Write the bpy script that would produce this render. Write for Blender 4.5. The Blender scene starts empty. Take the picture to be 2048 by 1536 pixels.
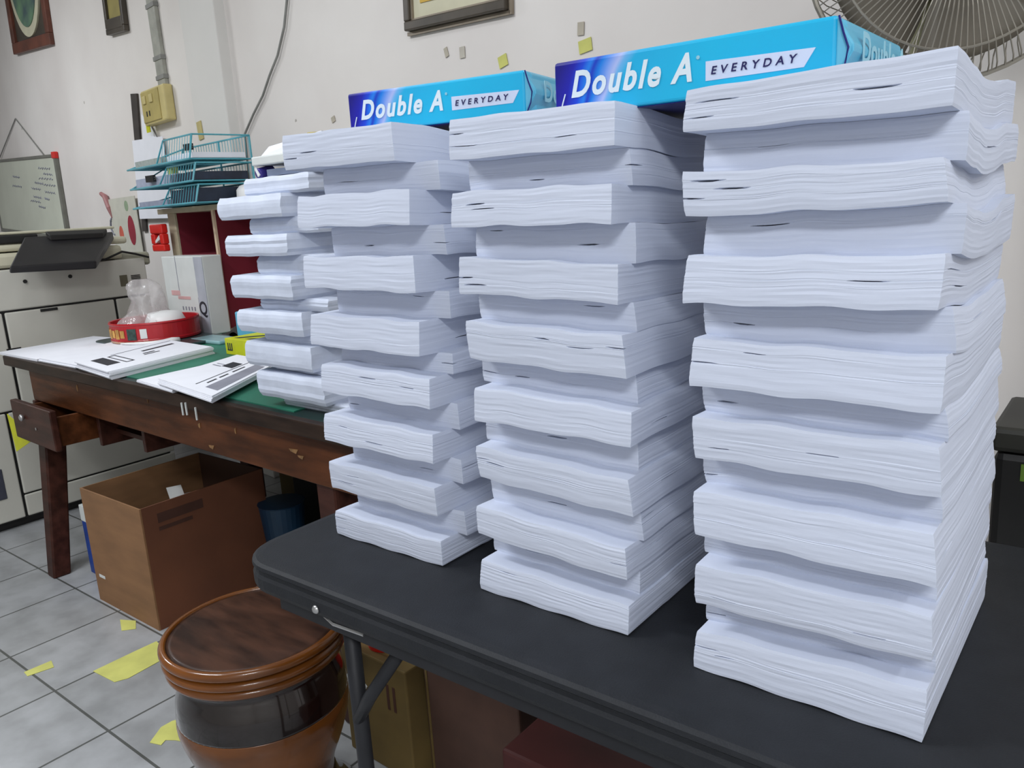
import bpy, math, random
from mathutils import Vector, Matrix, noise as mnoise
random.seed(7)
PI = math.pi
SC = bpy.context.scene
COL = SC.collection
T = 0.74                      # height of the folding table top above the floor

# ------------------------------------------------------------------ camera
def cam_matrix(a, b, g):
    return Matrix.Rotation(a, 3, 'Z') @ Matrix.Rotation(b, 3, 'X') @ Matrix.Rotation(g, 3, 'Y')
cd = bpy.data.cameras.new('camera'); cam = bpy.data.objects.new('camera', cd); COL.objects.link(cam)
cd.sensor_fit = 'HORIZONTAL'; cd.sensor_width = 36.0; cd.lens = 1599.6 / 2048 * 36.0
cd.clip_start = 0.02; cd.clip_end = 60
Rw = cam_matrix(0.6791, -0.2182, 0.061)
right = Rw @ Vector((1, 0, 0)); fwd = Rw @ Vector((0, 1, 0)); up = Rw @ Vector((0, 0, 1))
M = Matrix((( right.x, up.x, -fwd.x), (right.y, up.y, -fwd.y), (right.z, up.z, -fwd.z))).to_4x4()
M.translation = Vector((0, 0, T + 0.4644))
cam.matrix_world = M
SC.camera = cam
# ------------------------------------------------------------------ world, lamps, exposure
w = bpy.data.worlds.new('world'); SC.world = w; w.use_nodes = True
w.node_tree.nodes['Background'].inputs[0].default_value = (0.85, 0.9, 1.0, 1)
w.node_tree.nodes['Background'].inputs[1].default_value = 0.3
SC.view_settings.view_transform = 'Standard'; SC.view_settings.look = 'None'
SC.view_settings.exposure = 0.0; SC.view_settings.gamma = 1.0
SC.view_settings.use_curve_mapping = False
def area(name, loc, sx, sy, power, color=(0.93, 0.96, 1.0), rz=0.0):
    l = bpy.data.lights.new(name, 'AREA'); l.shape = 'RECTANGLE'; l.size = sx; l.size_y = sy
    l.energy = power; l.color = color
    o = bpy.data.objects.new(name, l); COL.objects.link(o); o.location = loc; o.rotation_euler = (0, 0, rz)
    return o
area('tube_or_fill_light', (1.25, -1.7, 3.05), 1.2, 0.25, 92, rz=0.4)
area('tube_or_fill_light', (-1.6, 0.55, 3.05), 1.2, 0.25, 10, rz=-0.14)  # added fill light that brightens the upper back wall
area('tube_or_fill_light', (2.0, 0.4, 3.0), 0.25, 1.2, 22)  # added side fill that lifts the right faces of the paper
area('tube_or_fill_light', (-2.4, -0.4, 3.05), 1.2, 0.25, 56)
area('tube_or_fill_light', (-5.6, 0.6, 3.05), 1.2, 0.25, 60)

# ------------------------------------------------------------------ materials
MATS = {}
def lin(c): return tuple(((v / 255.0) / 12.92 if v / 255.0 <= 0.04045 else ((v / 255.0 + 0.055) / 1.055) ** 2.4) for v in c)
def mat(name, rgb, rough=0.6, metal=0.0, var=0.08, scale=12.0, bump=0.0, bscale=60.0, spec=0.5, coat=0.0, stretch=(1, 1, 1), rgb2=None, alpha=1.0):
    if name in MATS: return MATS[name]
    m = bpy.data.materials.new(name); m.use_nodes = True; nt = m.node_tree; N = nt.nodes; L = nt.links
    b = N['Principled BSDF']; b.inputs['Roughness'].default_value = rough; b.inputs['Metallic'].default_value = metal
    b.inputs['Specular IOR Level'].default_value = spec; b.inputs['Coat Weight'].default_value = coat
    b.inputs['Coat Roughness'].default_value = 0.06
    if alpha < 1: b.inputs['Alpha'].default_value = alpha
    c = lin(rgb); c2 = lin(rgb2) if rgb2 else tuple(v * (1 - var * 2.2) for v in c)
    tc = N.new('ShaderNodeTexCoord'); mp = N.new('ShaderNodeMapping'); mp.inputs['Scale'].default_value = stretch
    nz = N.new('ShaderNodeTexNoise'); nz.inputs['Scale'].default_value = scale; nz.inputs['Detail'].default_value = 5
    rp = N.new('ShaderNodeValToRGB'); rp.color_ramp.elements[0].position = 0.35; rp.color_ramp.elements[1].position = 0.65
    rp.color_ramp.elements[0].color = (*c2, 1); rp.color_ramp.elements[1].color = (*c, 1)
    L.new(tc.outputs['Object'], mp.inputs['Vector']); L.new(mp.outputs['Vector'], nz.inputs['Vector'])
    L.new(nz.outputs['Fac'], rp.inputs['Fac']); L.new(rp.outputs['Color'], b.inputs['Base Color'])
    if bump:
        n2 = N.new('ShaderNodeTexNoise'); n2.inputs['Scale'].default_value = bscale; n2.inputs['Detail'].default_value = 3
        bp = N.new('ShaderNodeBump'); bp.inputs['Strength'].default_value = bump; bp.inputs['Distance'].default_value = 0.002
        L.new(mp.outputs['Vector'], n2.inputs['Vector']); L.new(n2.outputs['Fac'], bp.inputs['Height']); L.new(bp.outputs['Normal'], b.inputs['Normal'])
    MATS[name] = m; return m

def paper_mat(name, rgb, strength=0.5, layers=True):
    m = mat(name, rgb, rough=0.75, var=0.015, scale=8, spec=0.25)
    nt = m.node_tree; N = nt.nodes; L = nt.links; b = N['Principled BSDF']
    if layers:                       # fine sheet edges: noise squeezed flat along z
        tc = N.new('ShaderNodeTexCoord'); mp = N.new('ShaderNodeMapping'); mp.inputs['Scale'].default_value = (4, 4, 650)
        nz = N.new('ShaderNodeTexNoise'); nz.inputs['Scale'].default_value = 1.0; nz.inputs['Detail'].default_value = 4
        bp = N.new('ShaderNodeBump'); bp.inputs['Strength'].default_value = strength; bp.inputs['Distance'].default_value = 0.0006
        L.new(tc.outputs['Object'], mp.inputs['Vector']); L.new(mp.outputs['Vector'], nz.inputs['Vector'])
        L.new(nz.outputs['Fac'], bp.inputs['Height']); L.new(bp.outputs['Normal'], b.inputs['Normal'])
    return m
PAPER = paper_mat('paper_edges', (206, 213, 230), 0.22)
PAPER_TOP = mat('paper_white', (232, 234, 242), 0.7, var=0.015, spec=0.25)
CRUMP = mat('paper_wrapped', (208, 216, 233), 0.6, var=0.05, scale=18, bump=0.6, bscale=22)
INK = mat('printed_black', (40, 42, 52), 0.6, var=0.1)
INKG = mat('printed_grey', (140, 142, 155), 0.6, var=0.1)
BLACKTABLE = mat('table_plastic', (38, 40, 44), 0.55, var=0.08, scale=30, bump=0.25, bscale=500, spec=0.22)
STEEL = mat('leg_steel', (44, 45, 49), 0.5, var=0.1, spec=0.25)
SCREW = mat('screw_metal', (190, 190, 190), 0.3, 0.8, var=0.05)
WOOD = mat('desk_wood', (92, 52, 28), 0.42, spec=0.15, var=0.25, scale=5, stretch=(1, 6, 6), bump=0.2, bscale=30)
WOODD = mat('desk_wood_dark', (70, 40, 32), 0.4, spec=0.15, var=0.25, scale=5, stretch=(1, 6, 6), bump=0.15, bscale=30)
TRIMD = mat('desk_trim', (52, 38, 30), 0.45, spec=0.15, var=0.25, scale=8, stretch=(1, 6, 6))
GREEN = mat('green_mat', (42, 122, 98), 0.5, var=0.15, scale=6)
DGREEN = mat('dark_green_top', (22, 48, 44), 0.4, var=0.15, scale=6)
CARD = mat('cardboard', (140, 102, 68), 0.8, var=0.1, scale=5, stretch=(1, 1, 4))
CARD_SHADE = mat('cardboard_shaded', (112, 66, 42), 0.8, var=0.12, scale=4)  # darker copy of the cardboard, shade of the box's right side
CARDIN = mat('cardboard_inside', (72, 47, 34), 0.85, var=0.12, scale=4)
OLIVE = mat('cardboard_yellowed', (112, 92, 48), 0.8, var=0.12, scale=6)
COP = mat('copier_grey', (200, 198, 188), 0.5, var=0.04, scale=3)
COPB = mat('copier_beige', (204, 200, 176), 0.5, var=0.04, scale=3)
COPD = mat('copier_gap', (28, 27, 26), 0.6, var=0.1)
BLK = mat('black_plastic', (30, 29, 32), 0.4, var=0.15)
CREAM = mat('switch_cream', (205, 190, 130), 0.45, var=0.06)
TEAL = mat('teal_wire', (84, 168, 184), 0.35, var=0.1, spec=0.6)
MAROON = mat('maroon_board', (120, 32, 48), 0.55, var=0.06, scale=4)
EDGE = mat('board_edge', (222, 196, 168), 0.6, var=0.06)
LWOOD = mat('light_board', (190, 180, 152), 0.6, var=0.08)
RED = mat('red_plastic', (214, 38, 32), 0.35, var=0.06)
DRED = mat('tin_red', (176, 26, 36), 0.3, var=0.08, spec=0.6)
GOLD = mat('cookie_gold', (214, 160, 82), 0.5, var=0.2, scale=40)
WHITE = mat('white_plastic', (232, 232, 232), 0.4, var=0.03)
WCARD = mat('white_card', (214, 218, 216), 0.6, var=0.03)
PINK = mat('pink_print', (222, 176, 176), 0.6, var=0.1)
YEL = mat('yellow_card', (206, 208, 20), 0.5, var=0.08)
YTAPE = mat('yellow_tape', (206, 206, 112), 0.6, var=0.08)
LBLUE = mat('pale_blue', (96, 176, 208), 0.5, var=0.06)
PURP = mat('purple_wrap', (60, 52, 140), 0.35, var=0.1)
BLUEB = mat('blue_box', (34, 72, 160), 0.5, var=0.2, scale=10)
WB = mat('whiteboard_face', (206, 210, 194), 0.35, var=0.04, scale=4)
WBF = mat('whiteboard_frame', (120, 120, 112), 0.4, var=0.1)
FRB = mat('frame_brown', (112, 62, 46), 0.45, var=0.2, scale=10)
FRD = mat('frame_dark', (72, 64, 54), 0.4, var=0.15)
FRS = mat('frame_silver', (150, 138, 122), 0.4, 0.3, var=0.1)
MATO = mat('mount_olive', (150, 138, 78), 0.7, var=0.08)
MATC = mat('mount_cream', (206, 202, 176), 0.7, var=0.04)
GOLDP = mat('picture_gold', (206, 168, 70), 0.6, var=0.1)
PORT = mat('portrait_green', (112, 148, 112), 0.6, var=0.25, scale=6, rgb2=(70, 92, 96))
PORTD = mat('portrait_dark', (58, 68, 78), 0.6, var=0.2, scale=6)
GREYCAB = mat('cable_grey', (140, 140, 136), 0.5, var=0.1)
DUCT = mat('cable_duct', (166, 166, 156), 0.5, var=0.12, scale=16)
FANW = mat('fan_wire', (160, 155, 144), 0.35, 0.4, var=0.05)
FANB = mat('fan_blade', (122, 115, 102), 0.4, var=0.1)
FANM = mat('fan_motor', (128, 126, 96), 0.5, var=0.08)
STOOLW = mat('stool_wood', (118, 68, 24), 0.25, var=0.25, scale=4, stretch=(1, 1, 3), coat=0.4, spec=0.35)
STOOLD = mat('stool_dark', (30, 17, 13), 0.2, var=0.25, scale=6, coat=0.9, spec=0.35)
STOOLT = mat('stool_seat', (76, 50, 38), 0.42, var=0.3, scale=7, stretch=(1, 4, 1), bump=0.4, bscale=14, coat=0.05, spec=0.18, rgb2=(42, 27, 21))
NAVY = mat('navy_wrap', (10, 20, 110), 0.3, var=0.05)

def wall_material():
    m = bpy.data.materials.new('wall_paint'); m.use_nodes = True; nt = m.node_tree; N = nt.nodes; L = nt.links
    b = N['Principled BSDF']; b.inputs['Roughness'].default_value = 0.75; b.inputs['Specular IOR Level'].default_value = 0.25
    tc = N.new('ShaderNodeTexCoord')
    n1 = N.new('ShaderNodeTexNoise'); n1.inputs['Scale'].default_value = 1.3; n1.inputs['Detail'].default_value = 6
    r1 = N.new('ShaderNodeValToRGB'); r1.color_ramp.elements[0].position = 0.3; r1.color_ramp.elements[1].position = 0.7
    r1.color_ramp.elements[0].color = (*lin((214, 208, 204)), 1); r1.color_ramp.elements[1].color = (*lin((230, 226, 222)), 1)
    L.new(tc.outputs['Object'], n1.inputs['Vector']); L.new(n1.outputs['Fac'], r1.inputs['Fac'])
    v = N.new('ShaderNodeTexVoronoi'); v.inputs['Scale'].default_value = 5.0; v.inputs['Randomness'].default_value = 1
    L.new(tc.outputs['Object'], v.inputs['Vector'])
    n2 = N.new('ShaderNodeTexNoise'); n2.inputs['Scale'].default_value = 3.1; L.new(tc.outputs['Object'], n2.inputs['Vector'])
    mul = N.new('ShaderNodeMath'); mul.operation = 'MULTIPLY'; L.new(n2.outputs['Fac'], mul.inputs[0]); mul.inputs[1].default_value = 0.085
    lt = N.new('ShaderNodeMath'); lt.operation = 'LESS_THAN'; L.new(v.outputs['Distance'], lt.inputs[0]); L.new(mul.outputs[0], lt.inputs[1])
    n3 = N.new('ShaderNodeTexNoise'); n3.inputs['Scale'].default_value = 2.3; L.new(tc.outputs['Object'], n3.inputs['Vector'])
    gt = N.new('ShaderNodeMath'); gt.operation = 'GREATER_THAN'; L.new(n3.outputs['Fac'], gt.inputs[0]); gt.inputs[1].default_value = 0.55
    an = N.new('ShaderNodeMath'); an.operation = 'MULTIPLY'; L.new(lt.outputs[0], an.inputs[0]); L.new(gt.outputs[0], an.inputs[1])
    mm = N.new('ShaderNodeMath'); mm.operation = 'MULTIPLY'; L.new(an.outputs[0], mm.inputs[0]); mm.inputs[1].default_value = 0.55
    mx = N.new('ShaderNodeMixRGB'); L.new(mm.outputs[0], mx.inputs[0]); L.new(r1.outputs['Color'], mx.inputs[1]); mx.inputs[2].default_value = (*lin((120, 110, 100)), 1)
    L.new(mx.outputs[0], b.inputs['Base Color'])
    bp = N.new('ShaderNodeBump'); bp.inputs['Strength'].default_value = 0.25; bp.inputs['Distance'].default_value = 0.01
    L.new(n1.outputs['Fac'], bp.inputs['Height']); L.new(bp.outputs['Normal'], b.inputs['Normal'])
    return m
WALL = wall_material()
def floor_material():
    m = bpy.data.materials.new('floor_tiles'); m.use_nodes = True; nt = m.node_tree; N = nt.nodes; L = nt.links
    b = N['Principled BSDF']; b.inputs['Roughness'].default_value = 0.35
    tc = N.new('ShaderNodeTexCoord'); mp = N.new('ShaderNodeMapping'); mp.inputs['Location'].default_value = (0.395, -1.03, 0)
    br = N.new('ShaderNodeTexBrick'); br.offset = 0.0; br.inputs['Scale'].default_value = 1.0
    br.inputs['Brick Width'].default_value = 0.305; br.inputs['Row Height'].default_value = 0.32
    br.inputs['Mortar Size'].default_value = 0.0035; br.inputs['Mortar Smooth'].default_value = 0.1
    br.inputs['Color1'].default_value = (*lin((166, 168, 171)), 1); br.inputs['Color2'].default_value = (*lin((157, 159, 161)), 1)
    br.inputs['Mortar'].default_value = (*lin((84, 86, 84)), 1)
    L.new(tc.outputs['Object'], mp.inputs['Vector']); L.new(mp.outputs['Vector'], br.inputs['Vector'])
    nz = N.new('ShaderNodeTexNoise'); nz.inputs['Scale'].default_value = 9; nz.inputs['Detail'].default_value = 6; L.new(tc.outputs['Object'], nz.inputs['Vector'])
    rp = N.new('ShaderNodeValToRGB'); rp.color_ramp.elements[0].position = 0.35; rp.color_ramp.elements[0].color = (0.74, 0.74, 0.73, 1)
    rp.color_ramp.elements[1].position = 0.62; rp.color_ramp.elements[1].color = (1, 1, 1, 1); L.new(nz.outputs['Fac'], rp.inputs['Fac'])
    mx = N.new('ShaderNodeMixRGB'); mx.blend_type = 'MULTIPLY'; mx.inputs[0].default_value = 1; L.new(br.outputs['Color'], mx.inputs[1]); L.new(rp.outputs['Color'], mx.inputs[2])
    L.new(mx.outputs[0], b.inputs['Base Color'])
    bp = N.new('ShaderNodeBump'); bp.inputs['Strength'].default_value = 0.4; bp.inputs['Distance'].default_value = 0.002; bp.invert = True
    L.new(br.outputs['Fac'], bp.inputs['Height']); L.new(bp.outputs['Normal'], b.inputs['Normal'])
    return m
FLOOR = floor_material()
def ream_material():
    m = bpy.data.materials.new('ream_wrapper'); m.use_nodes = True; nt = m.node_tree; N = nt.nodes; L = nt.links
    b = N['Principled BSDF']; b.inputs['Roughness'].default_value = 0.3; b.inputs['Coat Weight'].default_value = 0.35
    tc = N.new('ShaderNodeTexCoord'); sp = N.new('ShaderNodeSeparateXYZ'); L.new(tc.outputs['Object'], sp.inputs[0])
    nz = N.new('ShaderNodeTexNoise'); nz.inputs['Scale'].default_value = 9; nz.inputs['Detail'].default_value = 1
    mp = N.new('ShaderNodeMapping'); mp.inputs['Scale'].default_value = (1.2, 1, 1.6); L.new(tc.outputs['Object'], mp.inputs['Vector']); L.new(mp.outputs['Vector'], nz.inputs['Vector'])
    z = N.new('ShaderNodeMath'); z.operation = 'MULTIPLY'; L.new(sp.outputs['Z'], z.inputs[0]); z.inputs[1].default_value = -0.55
    nn = N.new('ShaderNodeMath'); nn.operation = 'MULTIPLY_ADD'; L.new(nz.outputs['Fac'], nn.inputs[0]); nn.inputs[1].default_value = 0.06; nn.inputs[2].default_value = -0.03
    a = N.new('ShaderNodeMath'); a.operation = 'ADD'; L.new(sp.outputs['X'], a.inputs[0]); L.new(z.outputs[0], a.inputs[1])
    c = N.new('ShaderNodeMath'); c.operation = 'ADD'; L.new(a.outputs[0], c.inputs[0]); L.new(nn.outputs[0], c.inputs[1])
    d = N.new('ShaderNodeMath'); d.operation = 'MULTIPLY_ADD'; L.new(c.outputs[0], d.inputs[0]); d.inputs[1].default_value = 1 / 0.297; d.inputs[2].default_value = 0.06
    rp = N.new('ShaderNodeValToRGB'); e = rp.color_ramp.elements
    e[0].position = 0.0; e[0].color = (*lin((18, 14, 130)), 1); e[1].position = 1.0; e[1].color = (*lin((22, 178, 226)), 1)
    for p_, col in ((0.07, (22, 24, 168)), (0.11, (18, 70, 214)), (0.135, (30, 130, 232)), (0.15, (20, 50, 190)), (0.17, (12, 128, 226)), (0.19, (100, 150, 235)), (0.225, (176, 190, 240)), (0.245, (110, 180, 235)), (0.28, (26, 176, 226)), (0.6, (20, 186, 232))):
        x = e.new(p_); x.color = (*lin(col), 1)
    L.new(d.outputs[0], rp.inputs['Fac']); L.new(rp.outputs['Color'], b.inputs['Base Color'])
    n4 = N.new('ShaderNodeTexNoise'); n4.inputs['Scale'].default_value = 22; L.new(tc.outputs['Object'], n4.inputs['Vector'])
    bp = N.new('ShaderNodeBump'); bp.inputs['Strength'].default_value = 0.25; bp.inputs['Distance'].default_value = 0.003
    L.new(n4.outputs['Fac'], bp.inputs['Height']); L.new(bp.outputs['Normal'], b.inputs['Normal'])
    return m
REAM = ream_material()
LETW = mat('lettering_white', (225, 238, 246), 0.4, var=0.02)
LETP = mat('lettering_pale', (150, 208, 226), 0.4, var=0.03)
LETD = mat('lettering_navy', (34, 32, 92), 0.4, var=0.05)
PANW = mat('panel_white', (212, 224, 248), 0.35, var=0.03)
REAME = mat('ream_end', (92, 184, 216), 0.35, var=0.06, scale=6, bump=0.3, bscale=18)
def plastic_bag_material():
    m = bpy.data.materials.new('clear_plastic'); m.use_nodes = True; nt = m.node_tree; N = nt.nodes; L = nt.links
    b = N['Principled BSDF']; b.inputs['Base Color'].default_value = (0.75, 0.72, 0.72, 1); b.inputs['Roughness'].default_value = 0.15; b.inputs['Alpha'].default_value = 0.34
    tc = N.new('ShaderNodeTexCoord'); nz = N.new('ShaderNodeTexNoise'); nz.inputs['Scale'].default_value = 30; L.new(tc.outputs['Object'], nz.inputs['Vector'])
    bp = N.new('ShaderNodeBump'); bp.inputs['Strength'].default_value = 0.9; bp.inputs['Distance'].default_value = 0.01
    L.new(nz.outputs['Fac'], bp.inputs['Height']); L.new(bp.outputs['Normal'], b.inputs['Normal'])
    return m
CLEAR = plastic_bag_material()

# ------------------------------------------------------------------ mesh helpers
class MB:
    def __init__(s): s.v = []; s.f = []
    def box(s, x0, x1, y0, y1, z0, z1):
        n = len(s.v); s.v += [(x, y, z) for z in (z0, z1) for (x, y) in ((x0, y0), (x1, y0), (x1, y1), (x0, y1))]
        s.f += [tuple(n + i for i in q) for q in ((3, 2, 1, 0), (4, 5, 6, 7), (0, 1, 5, 4), (1, 2, 6, 5), (2, 3, 7, 6), (3, 0, 4, 7))]; return s
    def prism(s, pts, z0, z1):
        n = len(s.v); k = len(pts); s.v += [(x, y, z0) for x, y in pts] + [(x, y, z1) for x, y in pts]
        s.f.append(tuple(n + i for i in reversed(range(k)))); s.f.append(tuple(n + k + i for i in range(k)))
        for i in range(k): j = (i + 1) % k; s.f.append((n + i, n + j, n + k + j, n + k + i))
        return s
    def hexa(s, b4, t4):
        n = len(s.v); s.v += list(b4) + list(t4)
        s.f += [tuple(n + i for i in q) for q in ((3, 2, 1, 0), (4, 5, 6, 7), (0, 1, 5, 4), (1, 2, 6, 5), (2, 3, 7, 6), (3, 0, 4, 7))]; return s
    def tube(s, path, r, k=8, closed=False):
        path = [Vector(p) for p in path]; n0 = len(s.v); m = len(path)
        for i, p in enumerate(path):
            a = path[(i - 1) % m] if (closed or i > 0) else p; b = path[(i + 1) % m] if (closed or i < m - 1) else p
            d = (b - a).normalized(); u = d.cross(Vector((0.13, 0.21, 0.97)))
            if u.length < 0.1: u = d.cross(Vector((1, 0, 0)))
            u.normalize(); w_ = d.cross(u)
            rr = r[i] if isinstance(r, (list, tuple)) else r
            for j in range(k): t = 2 * PI * j / k; s.v.append(tuple(p + u * math.cos(t) * rr + w_ * math.sin(t) * rr))
        for i in range(m if closed else m - 1):
            i2 = (i + 1) % m
            for j in range(k): j2 = (j + 1) % k; s.f.append((n0 + i * k + j, n0 + i * k + j2, n0 + i2 * k + j2, n0 + i2 * k + j))
        if not closed:
            s.f.append(tuple(n0 + j for j in reversed(range(k)))); s.f.append(tuple(n0 + (m - 1) * k + j for j in range(k)))
        return s
    def lathe(s, prof, k=48, cx=0, cy=0, cap=True):
        n0 = len(s.v); m = len(prof)
        for r, z in prof:
            for j in range(k): t = 2 * PI * j / k; s.v.append((cx + r * math.cos(t), cy + r * math.sin(t), z))
        for i in range(m - 1):
            for j in range(k): j2 = (j + 1) % k; s.f.append((n0 + i * k + j, n0 + i * k + j2, n0 + (i + 1) * k + j2, n0 + (i + 1) * k + j))
        if cap:
            s.f.append(tuple(n0 + j for j in reversed(range(k)))); s.f.append(tuple(n0 + (m - 1) * k + j for j in range(k)))
        return s
    def build(s, name, m, parent=None, loc=(0, 0, 0), rot=(0, 0, 0), smooth=False, bevel=0.0, segs=2):
        me = bpy.data.meshes.new(name); me.from_pydata(s.v, [], s.f); me.update()
        me.materials.append(m); o = bpy.data.objects.new(name, me); COL.objects.link(o)
        o.location = loc; o.rotation_euler = rot
        if parent: o.parent = parent
        if smooth:
            for p in me.polygons: p.use_smooth = True
        if bevel:
            b = o.modifiers.new('bevel', 'BEVEL'); b.width = bevel; b.segments = segs; b.limit_method = 'ANGLE'; b.angle_limit = 0.6
        return o
def tag(o, label, cat, group=None, kind=None):
    o['label'] = label; o['category'] = cat
    if group: o['group'] = group
    if kind: o['kind'] = kind
    return o
def thing(name, label, cat, loc=(0, 0, 0), rz=0.0, group=None):
    o = bpy.data.objects.new(name, None); COL.objects.link(o); o.location = loc; o.rotation_euler = (0, 0, rz)
    o.empty_display_size = 0.05
    return tag(o, label, cat, group)
def struct(o): o['kind'] = 'structure'; return o
def box(name, m, x0, x1, y0, y1, z0, z1, parent=None, bevel=0.0, **k):
    return MB().box(x0, x1, y0, y1, z0, z1).build(name, m, parent, bevel=bevel, **k)
def text(name, s, size, m, parent, loc, rot, shear=0.0, bold=0.0, spacing=1.0, extrude=0.0002, fit=None, fith=None):
    c = bpy.data.curves.new(name, 'FONT'); c.body = s; c.size = size; c.shear = shear; c.offset = bold; c.space_character = spacing; c.extrude = extrude; c.resolution_u = 4
    t = bpy.data.objects.new('tmp', c); COL.objects.link(t)
    dg = bpy.context.evaluated_depsgraph_get(); me = bpy.data.meshes.new_from_object(t.evaluated_get(dg))
    bpy.data.objects.remove(t); me.name = name; me.materials.clear(); me.materials.append(m)
    if fit:
        xs = [v.co.x for v in me.vertices]; ys = [v.co.y for v in me.vertices]; x0, x1, y0, y1 = min(xs), max(xs), min(ys), max(ys)
        ky = (fith / (y1 - y0)) if fith else 1
        for v in me.vertices: v.co.x = (v.co.x - x0) * fit / (x1 - x0); v.co.y = (v.co.y - y0) * ky
    o = bpy.data.objects.new(name, me); COL.objects.link(o); o.parent = parent; o.location = loc; o.rotation_euler = rot
    return o

# ------------------------------------------------------------------ room shell
WT = math.radians(8); WD = 1.70
WU = Vector((math.cos(WT), -math.sin(WT), 0)); WN = Vector((math.sin(WT), math.cos(WT), 0))
def wallp(a, z, out=0.0):      # point on the back wall: a metres along it, z above the floor, out metres in front
    p = WU * a + WN * (WD - out); return Vector((p.x, p.y, z))
WR = -WT                       # turn about z that lines local x up with the wall
struct(box('floor', FLOOR, -9, 2.6, -3.2, 4.0, -0.1, 0))
struct(box('wall_back', WALL, -9.4, 3.2, 0, 0.15, 0, 3.1, loc=(WN * WD), rot=(0, 0, WR)))
PLAIN = mat('side_wall_paint', (205, 202, 198), 0.8, var=0.03, scale=2)
struct(box('ceiling', mat('ceiling_paint', (225, 225, 222), 0.85, var=0.02, scale=2), -9, 2.6, -3.2, 4.0, 3.1, 3.2))
struct(box('wall_right', PLAIN, 2.5, 2.6, -3.2, 4.0, 0, 3.1))
struct(box('wall_left', PLAIN, -9.1, -9.0, -3.2, 4.0, 0, 3.1))
struct(box('wall_front', PLAIN, -9, 2.6, -3.3, -3.2, 0, 3.1))
# a plastered pillar on the back wall
pil = MB().box(-0.17, 0.17, -0.05, 0.02, 0, 3.1).build('trim_1', mat('pillar_paint', (218, 216, 212), 0.7, var=0.03, scale=2), None, loc=wallp(-3.64, 0), rot=(0, 0, WR), bevel=0.006); struct(pil)

# ------------------------------------------------------------------ things on the wall
def wall_frame(name, label, a0, a1, z0, z1, fw, fm, group=None, depth=0.03, tilt=.06):
    t = thing(name, label, 'picture', wallp((a0 + a1) / 2, z0, 0.0), WR, group); t.rotation_euler = (0, tilt, WR)
    W = a1 - a0; H = z1 - z0; f = MB()
    f.box(-W / 2, W / 2, -depth, -0.001, 0, fw); f.box(-W / 2, W / 2, -depth, -0.001, H - fw, H)
    f.box(-W / 2, -W / 2 + fw, -depth, -0.001, fw, H - fw); f.box(W / 2 - fw, W / 2, -depth, -0.001, fw, H - fw)
    f.build('frame', fm, t, bevel=0.004)
    return t, W, H
t, W, H = wall_frame('framed_picture', 'black framed picture with gold sheet and cream mount, above the paper reams', -2.19, -1.725, 1.755, 2.35, 0.028, FRD)
box('mount', MATC, -W / 2 + .026, W / 2 - .026, -.012, -.006, .026, H - .026, t)
box('picture_sheet', GOLDP, -W / 2 + .07, W / 2 - .14, -.015, -.012, .075, H - .07, t)
sf = MB(); a = .03
sf.box(-W / 2 + .024, W / 2 - .024, -.02, -.012, .024, .034); sf.box(W / 2 - .034, W / 2 - .024, -.02, -.012, .024, H - .03); sf.box(-W / 2 + .024, -W / 2 + .034, -.02, -.012, .024, H - .03)
sf.build('inner_fillet', FRS, t)
ob = MB().box(-W / 2 - .006, W / 2 + .006, -.012, -.002, -.012, -.001).box(W / 2 + .001, W / 2 + .012, -.012, -.002, -.012, H).build('outer_fillet', FRS, t)
t, W, H = wall_frame('oval_portrait', 'brown wooden frame with a green oval portrait at the top left corner', -6.70, -5.83, 2.41, 3.06, 0.07, FRB, tilt=.095)
box('backing', FRD, -W / 2 + .08, W / 2 - .08, -.012, -.004, .08, H - .08, t)
def disc(rx, rz, y0, y1, cz, k=40):
    b = MB(); n = k
    b.v = [(rx * math.cos(2 * PI * i / k), y0, cz + rz * math.sin(2 * PI * i / k)) for i in range(k)] + [(rx * math.cos(2 * PI * i / k), y1, cz + rz * math.sin(2 * PI * i / k)) for i in range(k)]
    b.f = [tuple(range(k)), tuple(reversed(range(k, 2 * k)))] + [((i + 1) % k, i, k + i, k + (i + 1) % k) for i in range(k)]
    return b
disc(.35, .42, -.022, -.012, .50).build('oval_mount', MATC, t)
disc(.29, .36, -.027, -.022, .50).build('portrait', PORT, t)
disc(.2, .17, -.031, -.027, .64).build('sitter', PORTD, t)
t, W, H = wall_frame('framed_picture', 'narrow dark framed picture with olive mount beside the oval portrait', -4.83, -4.56, 2.225, 2.85, 0.03, FRD, tilt=.09)
box('mount', MATO, -W / 2 + .028, W / 2 - .028, -.014, -.006, .07, H - .028, t)
box('frame_foot', FRD, -W / 2 + .02, W / 2 - .02, -.032, -.004, .02, .075, t, bevel=.003)

# whiteboard hung from a string
t = thing('whiteboard', 'whiteboard hung on the wall by a string above the photocopier', 'whiteboard', wallp(-7.1, 1.2, 0), WR)
t.rotation_euler = (0, .056, WR)
box('panel', WB, -.95, .87, -.02, -.004, .03, .565, t)
fr = MB().box(-.97, .9, -.028, -.002, .565, .585).box(-.97, .9, -.028, -.002, 0, .03).box(.865, .9, -.028, -.002, .03, .565).box(-.97, -.94, -.028, -.002, .03, .565)
fr.build('frame', WBF, t, bevel=.003)
box('corner_cap', RED, .845, .905, -.032, -.001, .555, .60, t, bevel=.006)
def scribble(rows):
  st = MB()
  for (x0, z0, L_) in rows:
    pts = [(x0 + L_ * i / 14.0, -.0215, z0 + .008 * math.sin(i * 2.4 + x0 * 40) - .01 * i / 14) for i in range(15)]
    st.tube(pts, .0022, 5)
  st.build('marker_line', INKG, t)
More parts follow.
